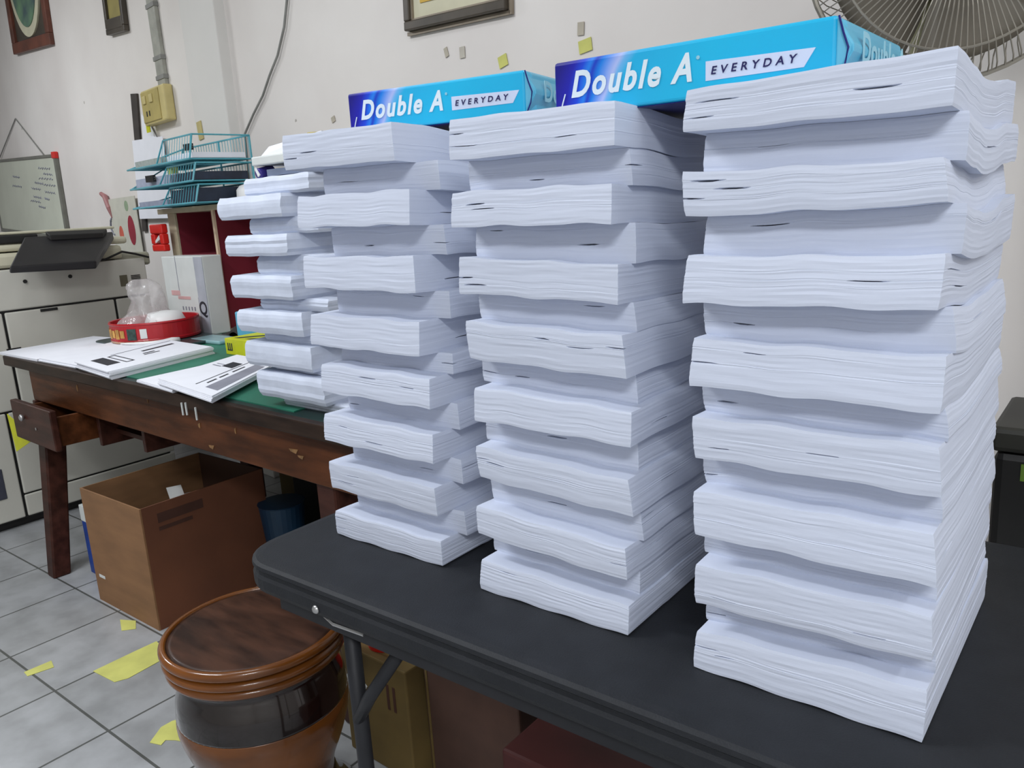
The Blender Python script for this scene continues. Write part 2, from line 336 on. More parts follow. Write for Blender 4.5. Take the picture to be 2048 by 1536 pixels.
for r_ in ((.45, .50, .28), (.55, .46, .22), (.42, .43, .34), (.3, .40, .2), (.5, .385, .3), (.18, .36, .24), (.52, .335, .24), (.2, .30, .2), (.1, .27, .26), (.48, .29, .12), (.3, .23, .16), (-.3, .45, .2), (-.35, .38, .26)):
    scribble([r_])
MB().tube([(-.65, -.012, .60), (0.0, -.006, .865), (.6, -.012, .585)], .004, 6).build('hanging_string', GREYCAB, t)

# cable duct, switch box, cable, rod, sheets
t = thing('cable_duct', 'grey plastic cable duct running up the wall from the switch box', 'cable duct', wallp(-4.20, 1.89, 0), WR)
box('duct', DUCT, -.045, .045, -.022, -.001, 0, 1.2, t, bevel=.003)
for z in (.03, .12, .36, .55): box('clip', GREYCAB, -.05, .05, -.026, -.001, z, z + .02, t)
t = thing('switch_box', 'yellowed plastic switch and socket box below the grey duct', 'switch box', wallp(-4.27, 1.72, 0), WR)
box('box_body', CREAM, -.15, .15, -.05, -.001, 0, .17, t, bevel=.008)
fpl = box('face_plate', mat('switch_face', (186, 170, 104), .45, var=.08), -.138, .09, -.056, -.048, .012, .16, t, bevel=.003)
for x in (-.09, 0.0): box('switch_key', CREAM, x - .02, x + .02, -.062, -.055, .10, .14, fpl, bevel=.003)
for x in (-.08, -.045): box('socket_slot', COPD, x - .006, x + .006, -.0575, -.0555, .04, .065, fpl)
box('yellow_tag', YEL, -.165, -.12, -.04, -.035, -.03, .07, t)
cab = MB().tube([wallp(-2.88, 2.15, .012), wallp(-2.92, 2.02, .012), wallp(-2.965, 1.93, .012), wallp(-3.04, 1.84, .012), wallp(-3.12, 1.78, .012), wallp(-3.20, 1.71, .012), wallp(-3.30, 1.65, .012), wallp(-3.40, 1.58, .012), wallp(-3.42, 1.35, .012)], .005, 8)
tag(cab.build('cable', GREYCAB, smooth=True), 'thin grey cable hanging down the wall right of the pillar', 'cable')
rod = MB(); rod.v = []
rod.hexa([tuple(wallp(-4.80, 1.19, .012)), tuple(wallp(-4.74, 1.19, .012)), tuple(wallp(-4.74, 1.19, .002)), tuple(wallp(-4.80, 1.19, .002))],
         [tuple(wallp(-4.66, 1.915, .012)), tuple(wallp(-4.575, 1.905, .012)), tuple(wallp(-4.575, 1.905, .002)), tuple(wallp(-4.66, 1.915, .002))])
tag(rod.build('wooden_lath', mat('dark_lath', (64, 58, 54), .5, var=.15)), 'narrow dark lath leaning on the wall left of the switch box', 'lath')
pap = MB()
pap.hexa([tuple(wallp(-4.76, 1.26, .03)), tuple(wallp(-4.28, 1.25, .03)), tuple(wallp(-4.28, 1.25, .028)), tuple(wallp(-4.76, 1.26, .028))],
         [tuple(wallp(-4.73, 1.68, .016)), tuple(wallp(-4.30, 1.66, .016)), tuple(wallp(-4.30, 1.66, .014)), tuple(wallp(-4.73, 1.68, .014))])
tag(pap.build('wall_paper_sheet', PAPER_TOP), 'white paper sheet hung on the wall behind the teal trays', 'paper')
pap = MB().hexa([tuple(wallp(-4.60, 1.60, .012)), tuple(wallp(-4.33, 1.60, .012)), tuple(wallp(-4.33, 1.60, .010)), tuple(wallp(-4.60, 1.60, .010))],
         [tuple(wallp(-4.55, 1.80, .012)), tuple(wallp(-4.46, 1.74, .012)), tuple(wallp(-4.46, 1.74, .010)), tuple(wallp(-4.55, 1.80, .010))])
tag(pap.build('torn_paper', PAPER_TOP), 'torn white paper beside the dark lath below the switch box', 'paper')
t = thing('sticker_poster', 'pale poster with fruit stickers between copier and shelf', 'poster', wallp(-5.04, 1.03, .014), WR)
box('sheet', mat('poster_pale', (202, 201, 188), .6, var=.04), -.22, .22, -.006, -.002, 0, .36, t)
def ell(b_, cx, cz, rx, rz, y=-.007, k=20):
    n = len(b_.v); b_.v += [(cx + rx * math.cos(2 * PI * i / k), y, cz + rz * math.sin(2 * PI * i / k)) for i in range(k)]
    b_.v += [(cx + rx * math.cos(2 * PI * i / k), y + .001, cz + rz * math.sin(2 * PI * i / k)) for i in range(k)]
    b_.f += [tuple(n + i for i in range(k))] + [(n + (i + 1) % k, n + i, n + k + i, n + k + (i + 1) % k) for i in range(k)]; return b_
ell(MB(), .10, .17, .055, .085).build('red_fruit_sticker', mat('fruit_red', (150, 28, 52), .5), t)
ell(MB(), -.08, .15, .035, .05).build('orange_fruit_sticker', mat('fruit_orange', (206, 96, 76), .5), t)
MB().prism([(.04, 0), (.14, 0), (.09, .085)], -.001, .001).build('yellow_warning_sticker', YEL, t, loc=(0, -.008, -.04), rot=(PI / 2, 0, 0))
ell(MB(), .07, .31, .03, .03).build('leaf_sticker', mat('leaf_pale', (150, 170, 140), .6), t)
MB().tube([(-.33, -.006, .40), (-.27, -.006, .38), (-.22, -.006, .31), (-.2, -.006, .25)], [.012, .016, .018, .004], 8).build('chili_sticker', mat('chili', (168, 116, 116), .6), t)
MB().tube([(-.2 + .05 * math.cos(a_), -.006, .2 + .05 * math.sin(a_)) for a_ in (1.8, 2.4, 3.0, 3.6, 4.2, 4.8)], .006, 6).build('curl_sticker', INKG, t)
TAPS = [(-1.457, 1.601, .022, .016, YTAPE, 'yellow tape scrap on the wall nearest the right ream'), (-1.77, 1.614, .018, .016, YTAPE, 'yellow tape scrap on the wall between the two reams'),
        (-1.47, 1.645, .011, .016, mat('old_tape', (182, 174, 158), .6), 'grey tape remnant above the right yellow tape scrap'), (-2.02, 1.68, .008, .014, mat('old_tape', (182, 174, 158), .6), 'left grey tape remnant below the black framed picture'),
        (-1.945, 1.667, .012, .016, mat('old_tape_pale', (190, 184, 172), .6), 'faint square tape mark below the black framed picture'), (-3.756, 1.63, .024, .04, mat('ochre_tape', (190, 176, 118), .6), 'ochre tape strip at the foot of the pillar'),
        (-2.70, 1.56, .012, .010, mat('old_tape', (182, 174, 158), .6), 'small tape mark left of the left ream')]
for a, z, ww, hh, m_, lb in TAPS:
    o = box('tape_scrap', m_, -ww, ww, -.0035 if a > -3.7 else -.055, -.0015 if a > -3.7 else -.051, -hh, hh, loc=wallp(a, z), rot=(0, random.uniform(-.3, .3), WR))
    tag(o, lb, 'tape', 'tape remnants on the wall')

# ------------------------------------------------------------------ photocopier at the left
CX = -3.66
cp = thing('photocopier', 'large grey photocopier at the left edge with a black side tray', 'photocopier', (CX, 1.38, 0))
def cbox(name, m, x0, x1, y0, y1, z0, z1, bevel=.006, par=None):     # y, z absolute; x relative to the face plane
    return box(name, m, x0, x1, y0 - 1.38, y1 - 1.38, z0 + T, z1 + T, par or cp, bevel=bevel)
cbox('core', COPD, -1.1, -.012, .52, 1.87, -.71, .33)
cbox('plinth', COPD, -1.08, -.03, .55, 1.85, -.74, -.70)
cbox('upper_panel', COP, -.011, 0, .50, 1.885, .17, .335)
cbox('middle_panel', COP, -.011, 0, 1.265, 1.715, -.24, .162)
cbox('middle_panel', COP, -.011, 0, .5, 1.255, -.24, .162)
cbox('corner_panel', COP, -.011, 0, 1.725, 1.885, .06, .162)
cbox('lower_panel', COP, -.011, 0, 1.725, 1.885, -.24, .054)
cbox('lower_panel', COP, -.011, 0, 1.205, 1.885, -.60, -.247)
cbox('lower_panel', COP, -.011, 0, 1.205, 1.885, -.70, -.606)
cbox('lower_panel', COP, -.011, 0, .5, 1.195, -.70, -.247)
cbox('dark_window', mat('copier_window', (70, 72, 84), .3), -.003, .003, .9, 1.14, -.60, -.47)
cbox('top_cover', COPB, -1.12, -.02, .5, 1.80, .337, .40, bevel=.015)
cbox('scanner_lid', COPB, -1.12, -.04, .5, 1.84, .405, .437, bevel=.012)
cbox('output_slot', COPD, -1.0, -.035, .5, 1.46, .438, .472)
cbox('document_feeder', COPB, -1.1, -.06, .5, 1.80, .473, .485, bevel=.005)
cbox('rear_hump', mat('copier_olive', (160, 158, 140), .5, var=.04), -1.0, -.03, 1.76, 1.93, .30, .36, bevel=.012)
v = MB()
for i in range(8): v.box(0, .003, 1.808 - 1.38, 1.85 - 1.38, T + .208 + i * .007, T + .2115 + i * .007)
v.build('vent', COPD, cp)
cbox('vent', mat('vent_olive', (104, 100, 82), .5), 0, .003, 1.755, 1.79, .215, .265, bevel=.001)
for y, z in ((1.363, .281), (1.544, .283)): MB().lathe([(.008, 0), (.008, .004)], 14).build('screw_cap', COPD, cp, loc=(0, y - 1.38, z + T), rot=(0, PI / 2, 0))
cbox('handle_recess', COPD, -.001, .004, 1.40, 1.47, .148, .160, bevel=.002)
cbox('latch', COPD, 0, .004, 1.245, 1.30, .008, .016, bevel=.001)
tr = MB().hexa([(-.02, 1.40 - 1.38, .425 + T), (.21, 1.235 - 1.38, .326 + T), (.21, 1.565 - 1.38, .312 + T), (-.02, 1.77 - 1.38, .425 + T)],
               [(-.02, 1.40 - 1.38, .462 + T), (.21, 1.24 - 1.38, .352 + T), (.21, 1.57 - 1.38, .345 + T), (-.02, 1.77 - 1.38, .462 + T)])
tr = tr.build('side_tray', BLK, cp, bevel=.006)
MB().hexa([(-.01, .10, .463 + T), (.03, .10, .44 + T), (.03, .32, .436 + T), (-.01, .36, .46 + T)], [(-.01, .10, .478 + T), (.03, .10, .462 + T), (.03, .32, .458 + T), (-.01, .36, .474 + T)]).build('tray_guide', COPD, tr, bevel=.003)
MB().tube([(.012, 1.58 - 1.38, .336 + T), (.012, 1.70 - 1.38, .342 + T), (.012, 1.78 - 1.38, .37 + T), (.012, 1.84 - 1.38, .355 + T), (.012, 1.90 - 1.38, .335 + T)], .005, 8).build('power_cable', COPD, cp, smooth=True)

# ------------------------------------------------------------------ old wooden desk
DY = math.radians(-2.7)
dk = thing('wooden_desk', 'old brown wooden desk with green top standing behind the folding table', 'desk', (-3.36, 1.137, 0), DY)
DL = 2.28; DZ = T + .028
def dbox(name, m, x0, x1, y0, y1, z0, z1, bevel=.003, par=None): return box(name, m, x0, x1, y0, y1, z0, z1, par or dk, bevel=bevel)
dbox('desk_top', DGREEN, 0, DL, 0, .84, DZ - .012, DZ)
dbox('edge_trim', TRIMD, 0, DL, -.012, .012, DZ - .034, DZ + .003, bevel=.004)
dbox('apron', WOOD, .19, DL - .02, .008, .03, DZ - .150, DZ - .034)
dbox('apron', WOODD, .19, .21, .03, .82, DZ - .13, DZ - .034)
MB().hexa([(.325, -.10, 0), (.385, -.10, 0), (.385, -.04, 0), (.325, -.04, 0)], [(.252, -.023, .502), (.325, -.023, .502), (.325, .05, .502), (.252, .05, .502)]).build('leg', WOODD, dk, bevel=.006)
dbox('front_post', WOODD, .193, .218, .0, .06, .502, DZ - .15)
dbox('post_rail', WOODD, .193, .33, -.02, .05, .488, .5015)
for x, y in ((.235, .75), (DL - .37, .015), (DL - .1, .75)):
    dbox('leg', WOODD, x, x + .075, y, y + .07, 0, DZ - .135, bevel=.008)
dbox('shelf_board', WOODD, .20, DL - .03, .05, .8, DZ - .036, DZ - .013)
# chips and paint spots in the wood
for x, z, w_, h_ in ((.62, -.07, .006, .02), (1.13, -.05, .005, .016), (1.415, -.085, .010, .012), (1.46, -.135, .022, .008), (1.60, -.075, .005, .014), (1.84, -.085, .03, .008), (1.87, -.095, .02, .006)):
    MB().hexa([(x, .0065, DZ + z), (x + w_ * .7, .0065, DZ + z - .003), (x + w_ * .7, .0079, DZ + z - .003), (x, .0079, DZ + z)], [(x - w_ * .2, .0065, DZ + z + h_ * .7), (x + w_, .0065, DZ + z + h_), (x + w_, .0079, DZ + z + h_), (x - w_ * .2, .0079, DZ + z + h_ * .7)]).build('worn_chip', mat('worn_wood', (150, 112, 70), .7, var=.2, scale=60), dk)
bt = MB()
for x, dz in ((1.38, 0), (1.402, 0.003), (1.452, -.004)): bt.box(x, x + .004, -.0155, -.0122, DZ - .052 + dz, DZ - .018 + dz)
bt.build('bristles', WCARD, dk)
# open drawer hanging below the apron
dr = thing('desk_drawer', 'open wooden drawer pulled out under the left end of the desk', 'drawer', (-3.135, 1.045, T - .235), -.05)
dfr = box('drawer_front', WOODD, 0, .37, 0, .022, 0, .138, dr, bevel=.004)
box('drawer_side', WOOD, .335, .350, .022, .44, .01, .11, dr, bevel=.002)
box('drawer_side', WOOD, .012, .027, .022, .44, .01, .11, dr, bevel=.002)
box('drawer_bottom', WOODD, .027, .335, .022, .44, .012, .022, dr)
box('drawer_back', WOOD, .027, .335, .425, .44, .022, .10, dr)
MB().lathe([(.004, 0), (.011, .006), (.012, .012), (.006, .016)], 16).build('knob', SCREW, dfr, loc=(.12, 0, .088), rot=(PI / 2, 0, 0), smooth=True)
MB().lathe([(.004, 0), (.005, .002)], 12).build('keyhole', SCREW, dfr, loc=(.22, 0, .06), rot=(PI / 2, 0, 0))
rn = thing('drawer_housing', 'dark wooden drawer housing under the desk beside the open drawer', 'drawer housing', (-2.70, 1.14, T - .232), DY)
box('side_board', WOODD, .0, .02, 0, .6, 0, .10, rn, bevel=.002)
box('side_board', WOODD, .33, .35, 0, .6, .03, .10, rn, bevel=.002)
box('runner', WOODD, .02, .33, .05, .55, .035, .05, rn)
o = MB().lathe([(.02, 0), (.024, .02), (.016, .035)], 16).build('cloth_scrap', PURP, None, loc=(-2.93, 1.085, T - .197)); tag(o, 'small purple cloth lump inside the open desk drawer', 'cloth')
tag(MB().hexa([(-3.29, 1.085, .415), (-3.129, 1.085, .478), (-3.129, 1.087, .478), (-3.29, 1.087, .415)], [(-3.31, 1.085, .56), (-3.118, 1.085, .503), (-3.118, 1.087, .503), (-3.31, 1.087, .56)]).build('yellow_tag', YEL), 'yellow paper tag hanging behind the open drawer', 'paper tag')
# green mat
o = MB().prism([(-3.36, 1.17), (-2.2, 1.12), (-1.53, 1.085), (-1.66, 1.92), (-3.36, 1.96)], DZ, DZ + .003).build('cutting_mat', GREEN)
tag(o, 'green mat covering the top of the wooden desk', 'mat')

# ------------------------------------------------------------------ printed paper stacks on the desk
def flat_stack(label, c4, z0, th, group='printed paper stacks on the desk', fan=0.004):
    cx = sum(p[0] for p in c4) / 4; cy = sum(p[1] for p in c4) / 4
    t = thing('paper_stack', label, 'paper stack', (cx, cy, z0), 0, group)
    n = max(2, int(th / .003)); b = MB()
    for i in range(n):
        ox = random.uniform(-fan, fan); oy = random.uniform(-fan, fan)
        b.prism([(x - cx + ox, y - cy + oy) for x, y in c4], th * i / n, th * (i + 1) / n - .0002)
    b.build('sheets', PAPER_TOP, t)
    def P(u, v, dz=.0004):
        a = Vector(c4[0]).lerp(Vector(c4[1]), u); d = Vector(c4[3]).lerp(Vector(c4[2]), u); q = a.lerp(d, v); return (q.x - cx, q.y - cy, th + dz)
    def patch(name, m, u0, u1, v0, v1):
        return MB().hexa([P(u0, v0, .0001), P(u1, v0, .0001), P(u1, v1, .0001), P(u0, v1, .0001)], [P(u0, v0), P(u1, v0), P(u1, v1), P(u0, v1)]).build(name, m, t)
    return t, patch
DM = DZ + .003
flat_stack('blank white paper stack at the far left end of the desk', [(-3.42, 1.137), (-3.05, 1.13), (-3.19, 1.53), (-3.45, 1.51)], DM, .008)
flat_stack('blank white paper stack second from the left end of the desk', [(-3.035, 1.127), (-2.73, 1.12), (-2.88, 1.525), (-3.17, 1.53)], DM, .013)
t, patch = flat_stack('thick printed paper stack left of the green gap, black title block', [(-2.71, 1.115), (-2.40, 1.075), (-2.50, 1.48), (-2.86, 1.51)], DM, .026)
patch('printed_block', INK, .16, .66, .09, .21); patch('printed_outline', INK, .18, .72, .245, .258); patch('printed_outline', INK, .18, .72, .31, .325)
patch('printed_outline', INK, .18, .21, .258, .31); patch('printed_outline', INK, .69, .72, .258, .31)
patch('printed_block', INK, .30, .36, .55, .90); patch('printed_line', INKG, .12, .14, .3, .97); patch('printed_line', INK, .46, .5, .5, .62); patch('printed_line', INK, .54, .57, .48, .64)
flat_stack('thin blank paper stack right of the green gap on the desk', [(-2.27, 1.09), (-2.02, 1.06), (-2.12, 1.40), (-2.29, 1.44)], DM, .010)
t, patch = flat_stack('printed booklet stack nearest the wrapped reams on the desk', [(-2.12, 1.075), (-1.757, 1.015), (-1.99, 1.375), (-2.24, 1.40)], DM + .0105, .018)
patch('printed_block', INK, .30, .52, .62, .78); patch('printed_line', INKG, .12, .30, .60, .62); patch('printed_line', INKG, .12, .30, .66, .675)
patch('printed_line', INK, .555, .57, .12, .98); patch('printed_lettering', INK, .64, .67, .2, .32); patch('printed_lettering', INK, .64, .67, .36, .48); patch('printed_lettering', INK, .64, .67, .54, .72)
patch('printed_band', INKG, .74, .95, .12, .82)

# ------------------------------------------------------------------ wavy paper bundles
def bnd(z_l, z_r, seed, amp, prof):
    ph = [random.Random(seed * 13 + i).uniform(0, 6.28) for i in range(3)]
    def f(u, v):
        z = z_l + (z_r - z_l) * u
        z += amp * (math.sin(u * 13 + ph[0]) * .6 + math.sin(u * 24 + ph[1]) * .25 + math.sin(v * 17 + ph[2]) * .4)
        return z + prof(u, v)
    return f
def interp(tab, x):
    if x <= tab[0][0]: return tab[0][1]
    for (a, p), (b, q) in zip(tab, tab[1:]):
        if x <= b:
            t = (x - a) / (b - a); t = t * t * (3 - 2 * t); return p + (q - p) * t
    return tab[-1][1]
def bundle(name, label, group, sx, sy, W, D, lo, hi, dx, dy, seed, slits=(), m=PAPER, jit=.0001, nu=30, nv=22, rows=17, bulge=0.0, yaw=0.0):
    """one bundle of sheets between the wavy surfaces lo and hi (functions of stack u, v)"""
    rnd = random.Random(seed)
    zb = lo(.5, .5); cx = sx + dx + W / 2; cy = sy + dy + D / 2
    th = max(.006, hi(.5, 0) - lo(.5, 0))
    ts = [i / rows for i in range(rows + 1)]
    sl = []
    for (side, c, hw, tt) in slits:
        d = .0009 / th; ts += [tt - d, tt, tt + d]; sl.append((side, c, hw, tt))
    ts = sorted(set(round(t, 5) for t in ts if 0 <= t <= 1))
    per = [('f', i / nu, 0.0) for i in range(nu)] + [('r', 1.0, i / nv) for i in range(nv)] + [('b', 1 - i / nu, 1.0) for i in range(nu)] + [('l', 0.0, 1 - i / nv) for i in range(nv)]
    K = len(per); v = []; f = []
    cyw, syw = math.cos(yaw), math.sin(yaw)
    def world(u, w_, off_u, off_v, t):
        x = (u - .5) * W + off_u; y = (w_ - .5) * D + off_v
        X = cx + x * cyw - y * syw; Y = cy + x * syw + y * cyw
        su = min(1.15, max(-.15, (X - sx) / W)); sv = min(1.2, max(-.1, (Y - sy) / D))
        a = lo(su, sv); b = hi(su, sv)
        return (X - cx, Y - cy, a + (b - a) * t - zb)
    rowoff = {}; swell = rnd.uniform(.0001, .0006); sph = rnd.uniform(-.6, .9)
    for j, t in enumerate(ts):
        a, b_, c_, d_ = (rnd.uniform(-1, 1) * (jit if 0 < t < 1 else 0) for _ in range(4))
        rowoff[j] = (a, b_, c_, d_, rnd.uniform(0, 6.28), rnd.uniform(0, 6.28))
    sk = rnd.uniform(-1, 1) * .0018; sk2 = rnd.uniform(-1, 1) * .0018
    for j, t in enumerate(ts):
        a, b_, c_, d_, p1, p2 = rowoff[j]
        for (s_, u, w_) in per:
            wob = 0 if t in (0, 1) else .00012 * math.sin(u * 11 + p1) + .0001 * math.sin(w_ * 9 + p2)
            wob += swell * math.sin(t * 5.2 + sph) - .0011 * max(0, (t - .78) / .22) ** 2 - .0004 * max(0, (.15 - t) / .15) ** 2 if m == PAPER else 0
            rb = bulge * (1 - (2 * t - 1) ** 4)
            ou = sk * (t - .5) * 2 + a; ov = sk2 * (t - .5) * 2 + c_
            if u <= 0.001: ou -= wob + rb
            if u >= .999: ou += wob + rb + b_
            if w_ <= .001: ov -= wob + rb
            if w_ >= .999: ov += wob + rb + d_
            for (side, c, hw, tt) in sl:
                q = u if side == 'f' else w_
                on = (side == 'f' and w_ <= .001) or (side == 'r' and u >= .999)
                if on and abs(t - tt) < .0001 and abs(q - c) < hw:
                    k_ = (1 - ((q - c) / hw) ** 2) * .010
                    if side == 'f': ov += k_
                    else: ou -= k_
            v.append(world(u, w_, ou, ov, t))
    R_ = len(ts)
    for j in range(R_ - 1):
        for i in range(K): i2 = (i + 1) % K; f.append((j * K + i, j * K + i2, (j + 1) * K + i2, (j + 1) * K + i))
    def cap(t, j, flip):
        idx = {}
        for i, (s_, u, w_) in enumerate(per):
            idx[(round(u * nu), round(w_ * nv))] = j * K + i
        for a in range(1, nu):
            for b in range(1, nv):
                idx[(a, b)] = len(v); v.append(world(a / nu, b / nv, 0, 0, t))
        for a in range(nu):
            for b in range(nv):
                q = (idx[(a, b)], idx[(a + 1, b)], idx[(a + 1, b + 1)], idx[(a, b + 1)]); f.append(q[::-1] if flip else q)
    cap(0, 0, True); cap(1, R_ - 1, False)
    me = bpy.data.meshes.new(name); me.from_pydata(v, [], f); me.update(); me.materials.append(m)
    o = bpy.data.objects.new(name, me); COL.objects.link(o); o.location = (cx, cy, zb)
    return tag(o, label, 'paper bundle', group)
ORD = ['topmost', 'second', 'third', 'fourth', 'fifth', 'sixth', 'seventh', 'eighth', 'ninth', 'tenth', 'eleventh', 'twelfth', 'thirteenth', 'fourteenth', 'bottom']
SPROF = [(0, 0), (.08, -.001), (.25, -.0075), (.4, -.0125), (.6, -.011), (.85, -.003), (1, -.002)]
MPROF = [(0, 0), (.4, -.013), (.65, -.013), (1, -.010)]
LPROF = [(0, 0), (.4, -.008), (1, .002)]
def make_stack(si, sx, sy, W, D, Lz, Rz, flx, bdx, bdy, descr, group):
    n = len(Lz); B = []
    for k in range(n):
        frac = k / (n - 1.0)                      # 0 top .. 1 bottom
        def prof(u, v, k=k, frac=frac):
            v = max(0, v)
            if si == 3:
                w_ = (.35 + .65 * u)
                if k <= 3: return interp(SPROF, v) * w_
                if k <= 6: return interp(MPROF, v) * w_ * (1 - (k - 3) * .1)
                return interp(LPROF, v) * w_ * max(0, 1 - (k - 6) / 9.0)
            return interp([(0, 0), (.15, -.002), (.5, -.011), (1, -.010)], v) * max(0, 1 - k / 8.0)
        amp = .0016 if k < n - 1 else .0
        if k in (0, 1): amp = .0008
        B.append(bnd(Lz[k] / 1000 + T, Rz[k] / 1000 + T, si * 100 + k, amp, prof))
    def flat(u, v): return T + .0006 + .0016 * (.5 + .5 * math.sin(u * 19 + si)) * (1 if v < .3 else .3)
    B[-1] = flat
    fi = 0
    for k in range(n - 1):
        front = (k % 2 == 0)
        rnd = random.Random(si * 50 + k)
        if front: dx = flx[fi] - sx; fi += 1; dy = rnd.uniform(-.002, .002)
        else: dx = bdx + rnd.uniform(-.003, .003); dy = bdy + rnd.uniform(-.003, .003)
        sl = []
        for _ in range(rnd.choice([1, 2, 2, 3])):
            sl.append((rnd.choice('fffr'), rnd.choice([rnd.uniform(0, .3), rnd.uniform(0, 1)]), rnd.uniform(.03, .075), rnd.uniform(.25, .85)))
        pos = 'jutting forward' if front else 'set back'
        lb = '%s bundle of white paper sheets, %s, in the %s' % (ORD[k] if k < 14 else 'bottom', pos, descr)
        bundle('paper_bundle', lb, group, sx, sy, W, D if front else D - .027, B[k + 1], B[k], dx, dy, si * 77 + k, sl, yaw=rnd.uniform(-.008, .008))
S3L = [553, 518, 484, 445, 410, 369, 335, 292, 262, 221, 188, 145, 114, 72, 41, 0]
S3R = [556, 515, 479, 447, 409, 369, 331, 289, 261, 219, 189, 144, 118, 76, 50, 0]
S2L = [561, 518, 483, 446, 411, 370, 338, 295, 262, 222, 188, 148, 110, 73, 40, 0]
S2R = [556, 515, 480, 443, 402, 363, 332, 288, 255, 218, 180, 139, 101, 65, 34, 0]
S1L = [576, 531, 494, 453, 413, 370, 333, 288, 262, 222, 189, 148, 114, 72, 38, 0]
S1R = [571, 527, 492, 450, 412, 366, 330, 285, 258, 219, 184, 144, 110, 70, 36, 0]
make_stack(3, -.3258, .669, .210, .297, S3L, S3R, [-.330, -.333, -.331, -.326, -.325, -.324, -.324, -.324], .0, .027, 'nearest stack on the right', 'paper bundles of the right stack')
make_stack(2, -.6234, .684, .210, .297, S2L, S2R, [-.619, -.623, -.622, -.615, -.610, -.614, -.620, -.620], .004, .030, 'middle stack on the black table', 'paper bundles of the middle stack')
make_stack(1, -.9250, .703, .216, .297, S1L, S1R, [-.944, -.930, -.931, -.931, -.917, -.922, -.924, -.921], .020, .034, 'left stack on the black table', 'paper bundles of the left stack')

# wrapped reams stacked on the desk
Z0 = [.6205, .604, .586, .562, .525, .473, .435, .388, .344, .290, .262, .211, .188, .131, .118, .058, .0315]
Z0 = [.562, .523, .473, .435, .388, .344, .290, .262, .211, .188, .131, .118, .058, .0315]
LBL0 = ['topmost wrapped ream', 'second wrapped ream', 'third wrapped ream', 'fourth wrapped ream', 'fifth wrapped ream', 'sixth wrapped ream', 'seventh wrapped ream', 'eighth wrapped ream', 'ninth wrapped ream', 'tenth wrapped ream', 'eleventh wrapped ream', 'twelfth wrapped ream', 'bottom wrapped ream']
XL0 = [-1.655, -1.725, -1.65, -1.715, -1.64, -1.715, -1.645, -1.705, -1.645, -1.69, -1.62, -1.655, -1.60]
for k in range(13):
    lo_ = bnd(Z0[k + 1] + T, Z0[k + 1] + T - (.004 if k > 6 else 0), 900 + k, .0012 if k < 12 else 0, lambda u, v: 0)
    hi_ = bnd(Z0[k] + T, Z0[k] + T - (.004 if k > 7 else 0), 899 + k, .0012, lambda u, v: 0)
    fr_ = k % 2 == 1
    bundle('wrapped_ream', '%s from the top, paper-wrapped white, in the pile on the wooden desk' % LBL0[k], 'wrapped reams on the desk', -1.69, 1.09, .235, .30, lo_, hi_, XL0[k] + 1.69, 0 if fr_ else .03, 500 + k, (), CRUMP, .0012, 18, 14, 7, bulge=.005, yaw=random.uniform(-.03, .03))
t = thing('carton_lid', 'flat white box lid on top of the wrapped reams', 'box lid', (-1.625, 1.12, T + .588))
box('lid_panel', WCARD, 0, .25, 0, .22, 0, .02, t, bevel=.003); 
tag(MB().hexa([(-1.60, 1.13, T + .6085), (-1.38, 1.12, T + .6085), (-1.38, 1.32, T + .6085), (-1.62, 1.33, T + .6085)], [(-1.58, 1.14, T + .628), (-1.38, 1.13, T + .642), (-1.38, 1.31, T + .642), (-1.59, 1.31, T + .628)]).build('paper_sheaf', PAPER_TOP), 'white paper sheaf lying on the box lid above the wrapped reams', 'paper')
t = thing('tape_roll', 'purple roll lying under the white box lid', 'tape roll', (-1.612, 1.145, T + .5745))
MB().lathe([(.0115, -.02), (.0125, -.018), (.0125, .018), (.0115, .02)], 20).build('roll', PURP, t, rot=(PI / 2 + .2, 0, 0), smooth=True)
box('white_band', WHITE, -.004, .004, -.022, -.018, -.010, .011, t, rot=(0, -.5, 0))
tag(box('grey_pad', mat('grey_pad', (120, 132, 156), .6), -1.585, -1.40, 1.13, 1.30, T + .5635, T + .578), 'grey paper pad between the box lid and the wrapped reams', 'pad')
tag(MB().lathe([(.018, 0), (.02, .004), (.018, .010)], 18).build('tape_reel', mat('ochre_reel', (176, 160, 80), .5), None, loc=(-1.50, 1.21, T + .6425)), 'small ochre tape reel on top of the white paper sheaf', 'tape')

